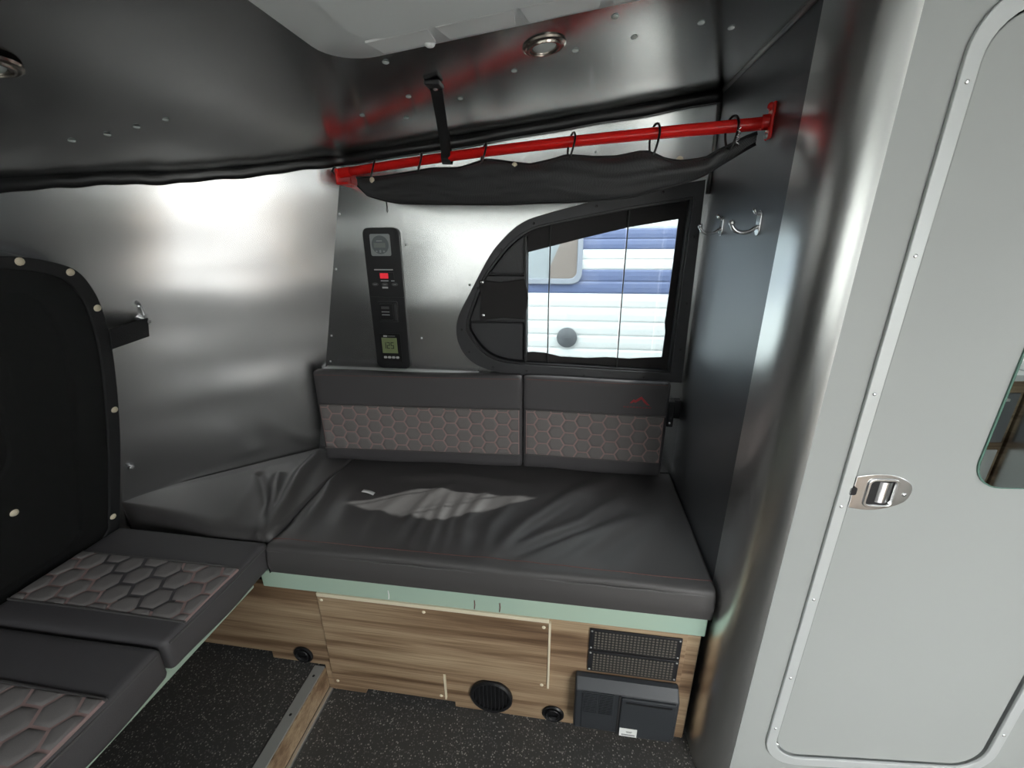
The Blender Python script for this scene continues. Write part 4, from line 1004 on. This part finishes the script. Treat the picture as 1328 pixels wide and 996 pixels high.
# coat hooks on the partition: double-ended chrome arcs
def coat_hook(y, label):
    t = thing('coat_hook', label, 'hook', (XP, y, 1.405), 'chrome coat hooks on the partition')
    MB().prism(rrect(-0.011, 1.402, 0.011, 1.452, 0.010, 4), 0.0002, 0.004, frame((XP, y, 0), (0, -1, 0), (0, 0, 1))).build('base_plate', 'chrome', t, bevel=0.001)
    for s_ in (-1, 1):
        pass
    arcp = [Vector((XP - 0.004, y, 1.415))] + [Vector((XP - 0.030 + 0.026 * math.cos(w), y, 1.428 + 0.020 * math.sin(w))) for w in [math.radians(-10 - 17 * k) for k in range(11)]]
    MB().tube(arcp, 0.0045, 10).build('hook_arm', 'chrome', t, smooth='full')
    e = arcp[-1]; q = MB(); q.lathe([(0.0001, -0.007), (0.005, -0.005), (0.007, 0), (0.005, 0.005), (0.0001, 0.007)], e, (0, 0, 1), 12); q.build('hook_tip', 'chrome', t, smooth='full')
    MB().tube([(XP - 0.003, y, 1.444), (XP - 0.012, y, 1.448), (XP - 0.016, y, 1.456)], 0.004, 8).build('upper_prong', 'chrome', t, smooth='full')
coat_hook(1.262, 'chrome coat hook on the dark partition right beside the window')
coat_hook(1.020, 'chrome coat hook on the dark partition beside the rounded column')

# ------------------------------------------------------------------ ceiling fixtures
def cpt(x, y, d): return Vector((x, y, zceil(x, y) - d))
cn = Vector((0.115, 0, -1)).normalized()
def puck(x, y, label):
    t = thing('ceiling_light', label, 'ceiling light', cpt(x, y, 0), 'round recessed ceiling lights')
    o_ = cpt(x, y, -0.001)
    MB().lathe([(0.040, 0.0), (0.039, 0.004), (0.035, 0.006), (0.031, 0.005), (0.030, 0.008), (0.027, 0.008), (0.026, 0.006), (0.023, 0.006), (0.022, 0.003), (0.0001, 0.003)], o_, cn, 32).build('trim_ring', 'nickel', t, smooth=True)
    MB().lathe([(0.0215, 0.0035), (0.019, 0.006), (0.010, 0.008), (0.0001, 0.0085)], o_, cn, 24).build('lens', 'lens', t, smooth=True)
puck(-0.069, 0.907, 'round nickel ceiling light above the red rod')
puck(-0.82, 0.585, 'round nickel ceiling light over the rear seat cushions')
# air conditioner shroud
ac = thing('air_conditioner', 'white rounded air conditioner shroud on the ceiling with vent panels', 'air conditioner', cpt(0.05, 0.35, 0.02))
fa = lambda a, b, c: Vector((a, b, zceil(0, 0.4) + 0.114 * a - c))
lv = [(0.0, rrect(-0.398, -0.05, 0.50, 0.770, 0.075, 8)), (0.018, rrect(-0.398, -0.05, 0.50, 0.770, 0.075, 8)), (0.023, rrect(-0.392, -0.044, 0.494, 0.764, 0.071, 8)), (0.027, rrect(-0.318, 0.03, 0.42, 0.690, 0.045, 8)), (0.036, rrect(-0.312, 0.036, 0.414, 0.684, 0.041, 8)), (0.037, rrect(-0.300, 0.05, 0.40, 0.668, 0.034, 8))]
vs = []; 
for c, P in lv: vs += [fa(a, b, c) for a, b in P]
n = len(lv[0][1]); mb = MB().add(vs, [(k * n + i, k * n + (i + 1) % n, (k + 1) * n + (i + 1) % n, (k + 1) * n + i) for k in range(len(lv) - 1) for i in range(n)] + [tuple(range((len(lv) - 1) * n, len(lv) * n))])
mb.build('shroud', 'white', ac, smooth=True)
def rimp(x, s, lift=0.0):   # on the sloping rim: s 0 outer .. 1 inner
    return fa(x, 0.758 + (0.692 - 0.758) * s, 0.0232 + (0.0268 - 0.0232) * s + lift)
for xa, xb in ((-0.318, -0.222), (-0.212, -0.10), (-0.092, 0.02), (0.028, 0.14)):
    mb = MB(); c = [rimp(xa + 0.012, 0.12), rimp(xb, 0.12), rimp(xb + 0.004, 0.86), rimp(xa + 0.004, 0.86)]
    d = [p + Vector((0, 0.0008, -0.003)) for p in c]
    mb.add(c + d, [(0, 1, 2, 3), (7, 6, 5, 4)] + [(i, (i + 1) % 4, 4 + (i + 1) % 4, 4 + i) for i in range(4)]); mb.build('vent_panel', 'white_panel', ac, bevel=0.0008)
q = MB(); dome(q, rimp(-0.232, 0.10, 0.002), (0, 0.25, -1), 0.009, 0.006, 14); q.build('knob', 'white_panel', ac, smooth=True)

# ------------------------------------------------------------------ galley at the front (mirror, reflections)
gc = thing('galley_cabinet', 'oak galley cabinet with grey drawers and worktop opposite the wet bath door', 'cabinet', (1.6, -0.43, 0))
MB().box((1.56, YO + 0.002, 0.0), (2.19, -0.24, 0.80)).build('body', 'wood', gc)
MB().box((1.54, YO + 0.002, 0.80), (2.19, -0.22, 0.83)).build('worktop', 'white', gc, bevel=0.003)
for k in range(2):
    xa = 1.58 + 0.31 * k
    d_ = MB().box((xa, -0.24, 0.50), (xa + 0.28, -0.232, 0.74)).build('drawer', 'counter', gc, bevel=0.002)
    MB().box((xa + 0.05, -0.232, 0.705), (xa + 0.23, -0.222, 0.718)).build('handle', 'alu_trim', d_, bevel=0.002)
    MB().box((xa, -0.24, 0.08), (xa + 0.28, -0.232, 0.46)).build('cupboard_door', 'white', gc, bevel=0.002)
g2_ = thing('low_cabinet', 'dark grey low cabinet against the wall opposite the bench', 'cabinet', (-0.62, YO + 0.12, 0.098))
MB().box((-0.738, YO + 0.002, 0.0), (-0.05, YO + 0.20, 0.80)).build('body', 'cabinet', g2_, bevel=0.003)
MB().box((-0.738, YO + 0.002, 0.80), (-0.045, YO + 0.21, 0.82)).build('worktop', 'counter', g2_, bevel=0.002)

# ------------------------------------------------------------------ outside
gr = MB().box((-40, -40, -0.62), (40, 40, -0.56)).build('ground', 'ground'); struct(gr, 'grey asphalt lot outside the trailer', 'ground')
RY = 3.0
nb = thing('neighbouring_trailer', 'white ribbed trailer with two blue stripes seen through the window', 'trailer', (0.5, RY, -0.55))
MB().box((-4.5, RY + 0.03, -0.15), (4.5, RY + 2.2, 2.6)).build('body', 'rv_white', nb)
def ribs(z0, z1, name, material, pitch=0.098):
    # one corrugated strip between z0 and z1, ribs running along x
    k = max(1, round((z1 - z0) / pitch)); p_ = (z1 - z0) / k; prof = []
    for i in range(k):
        z = z0 + i * p_
        prof += [(0.0, z), (0.005, z + p_ * 0.14), (0.007, z + p_ * 0.5), (0.005, z + p_ * 0.86)]
    prof.append((0.0, z1)); n = len(prof)
    vs = [(-4.5, RY - d, z) for d, z in prof] + [(4.5, RY - d, z) for d, z in prof] + [(-4.5, RY + 0.03, z0), (4.5, RY + 0.03, z0), (-4.5, RY + 0.03, z1), (4.5, RY + 0.03, z1)]
    MB().add(vs, [(i, n + i, n + i + 1, i + 1) for i in range(n - 1)]).build(name, material, nb)
ribs(-0.15, 1.035, 'siding_strip', 'rv_white'); ribs(1.035, 1.195, 'blue_stripe', 'rv_blue', 0.08); ribs(1.195, 1.325, 'siding_strip', 'rv_white', 0.065); ribs(1.325, 1.455, 'blue_stripe', 'rv_blue', 0.065); ribs(1.455, 2.6, 'siding_strip', 'rv_white')
ro, ri = rrect(-1.0, 1.10, 0.055, 1.75, 0.07, 6), rrect(-0.965, 1.135, 0.02, 1.715, 0.05, 6)
fr_ = side(RY)
wv = MB().ring(*matched(ro, ri, (-0.5, 1.4)), 0.0, 0.035, fr_).build('window_frame', 'rv_frame', nb, bevel=0.004)
MB().prism(ri, 0.0, 0.018, fr_).build('window_pane', 'rv_glass', nb)
MB().prism([(-0.17, 1.137), (0.018, 1.137), (0.018, 1.62), (-0.16, 1.22)], 0.018, 0.022, fr_).build('window_curtain', 'rv_dark', nb)
MB().lathe([(0.072, 0.016), (0.072, 0.030), (0.060, 0.038), (0.0001, 0.040)], (-0.03, RY, 0.725), (0, -1, 0), 28).build('vent_cap', 'rv_cap', nb, smooth=True)
MB().box((-0.055, RY - 0.046, 0.722), (-0.005, RY - 0.038, 0.729)).build('vent_cap_grip', 'rv_cap', nb)
for x in (-3.2, 3.0):
    MB().cyl((x, RY + 0.15, -0.22), (x, RY + 0.40, -0.22), 0.34, 28).build('wheel', 'rubber', nb, smooth=True)

M['blocker'] = mat('pale_blocker', (0.66, 0.66, 0.64), 0.6)
sh = thing('sky_blocker', 'added unseen pale shed across the lot facing the entry door', 'blocker', (0.5, -4.2, -0.56))  # added, unseen: screens the sky at the doorway and tones down wall reflections
MB().box((-9, -7.5, -0.56), (9, -4.2, 2.3)).build('wall', 'blocker', sh)
MB().box((-9.2, -7.7, 2.3), (9.2, -4.05, 2.42)).build('blocker_top', 'alu_dull', sh)
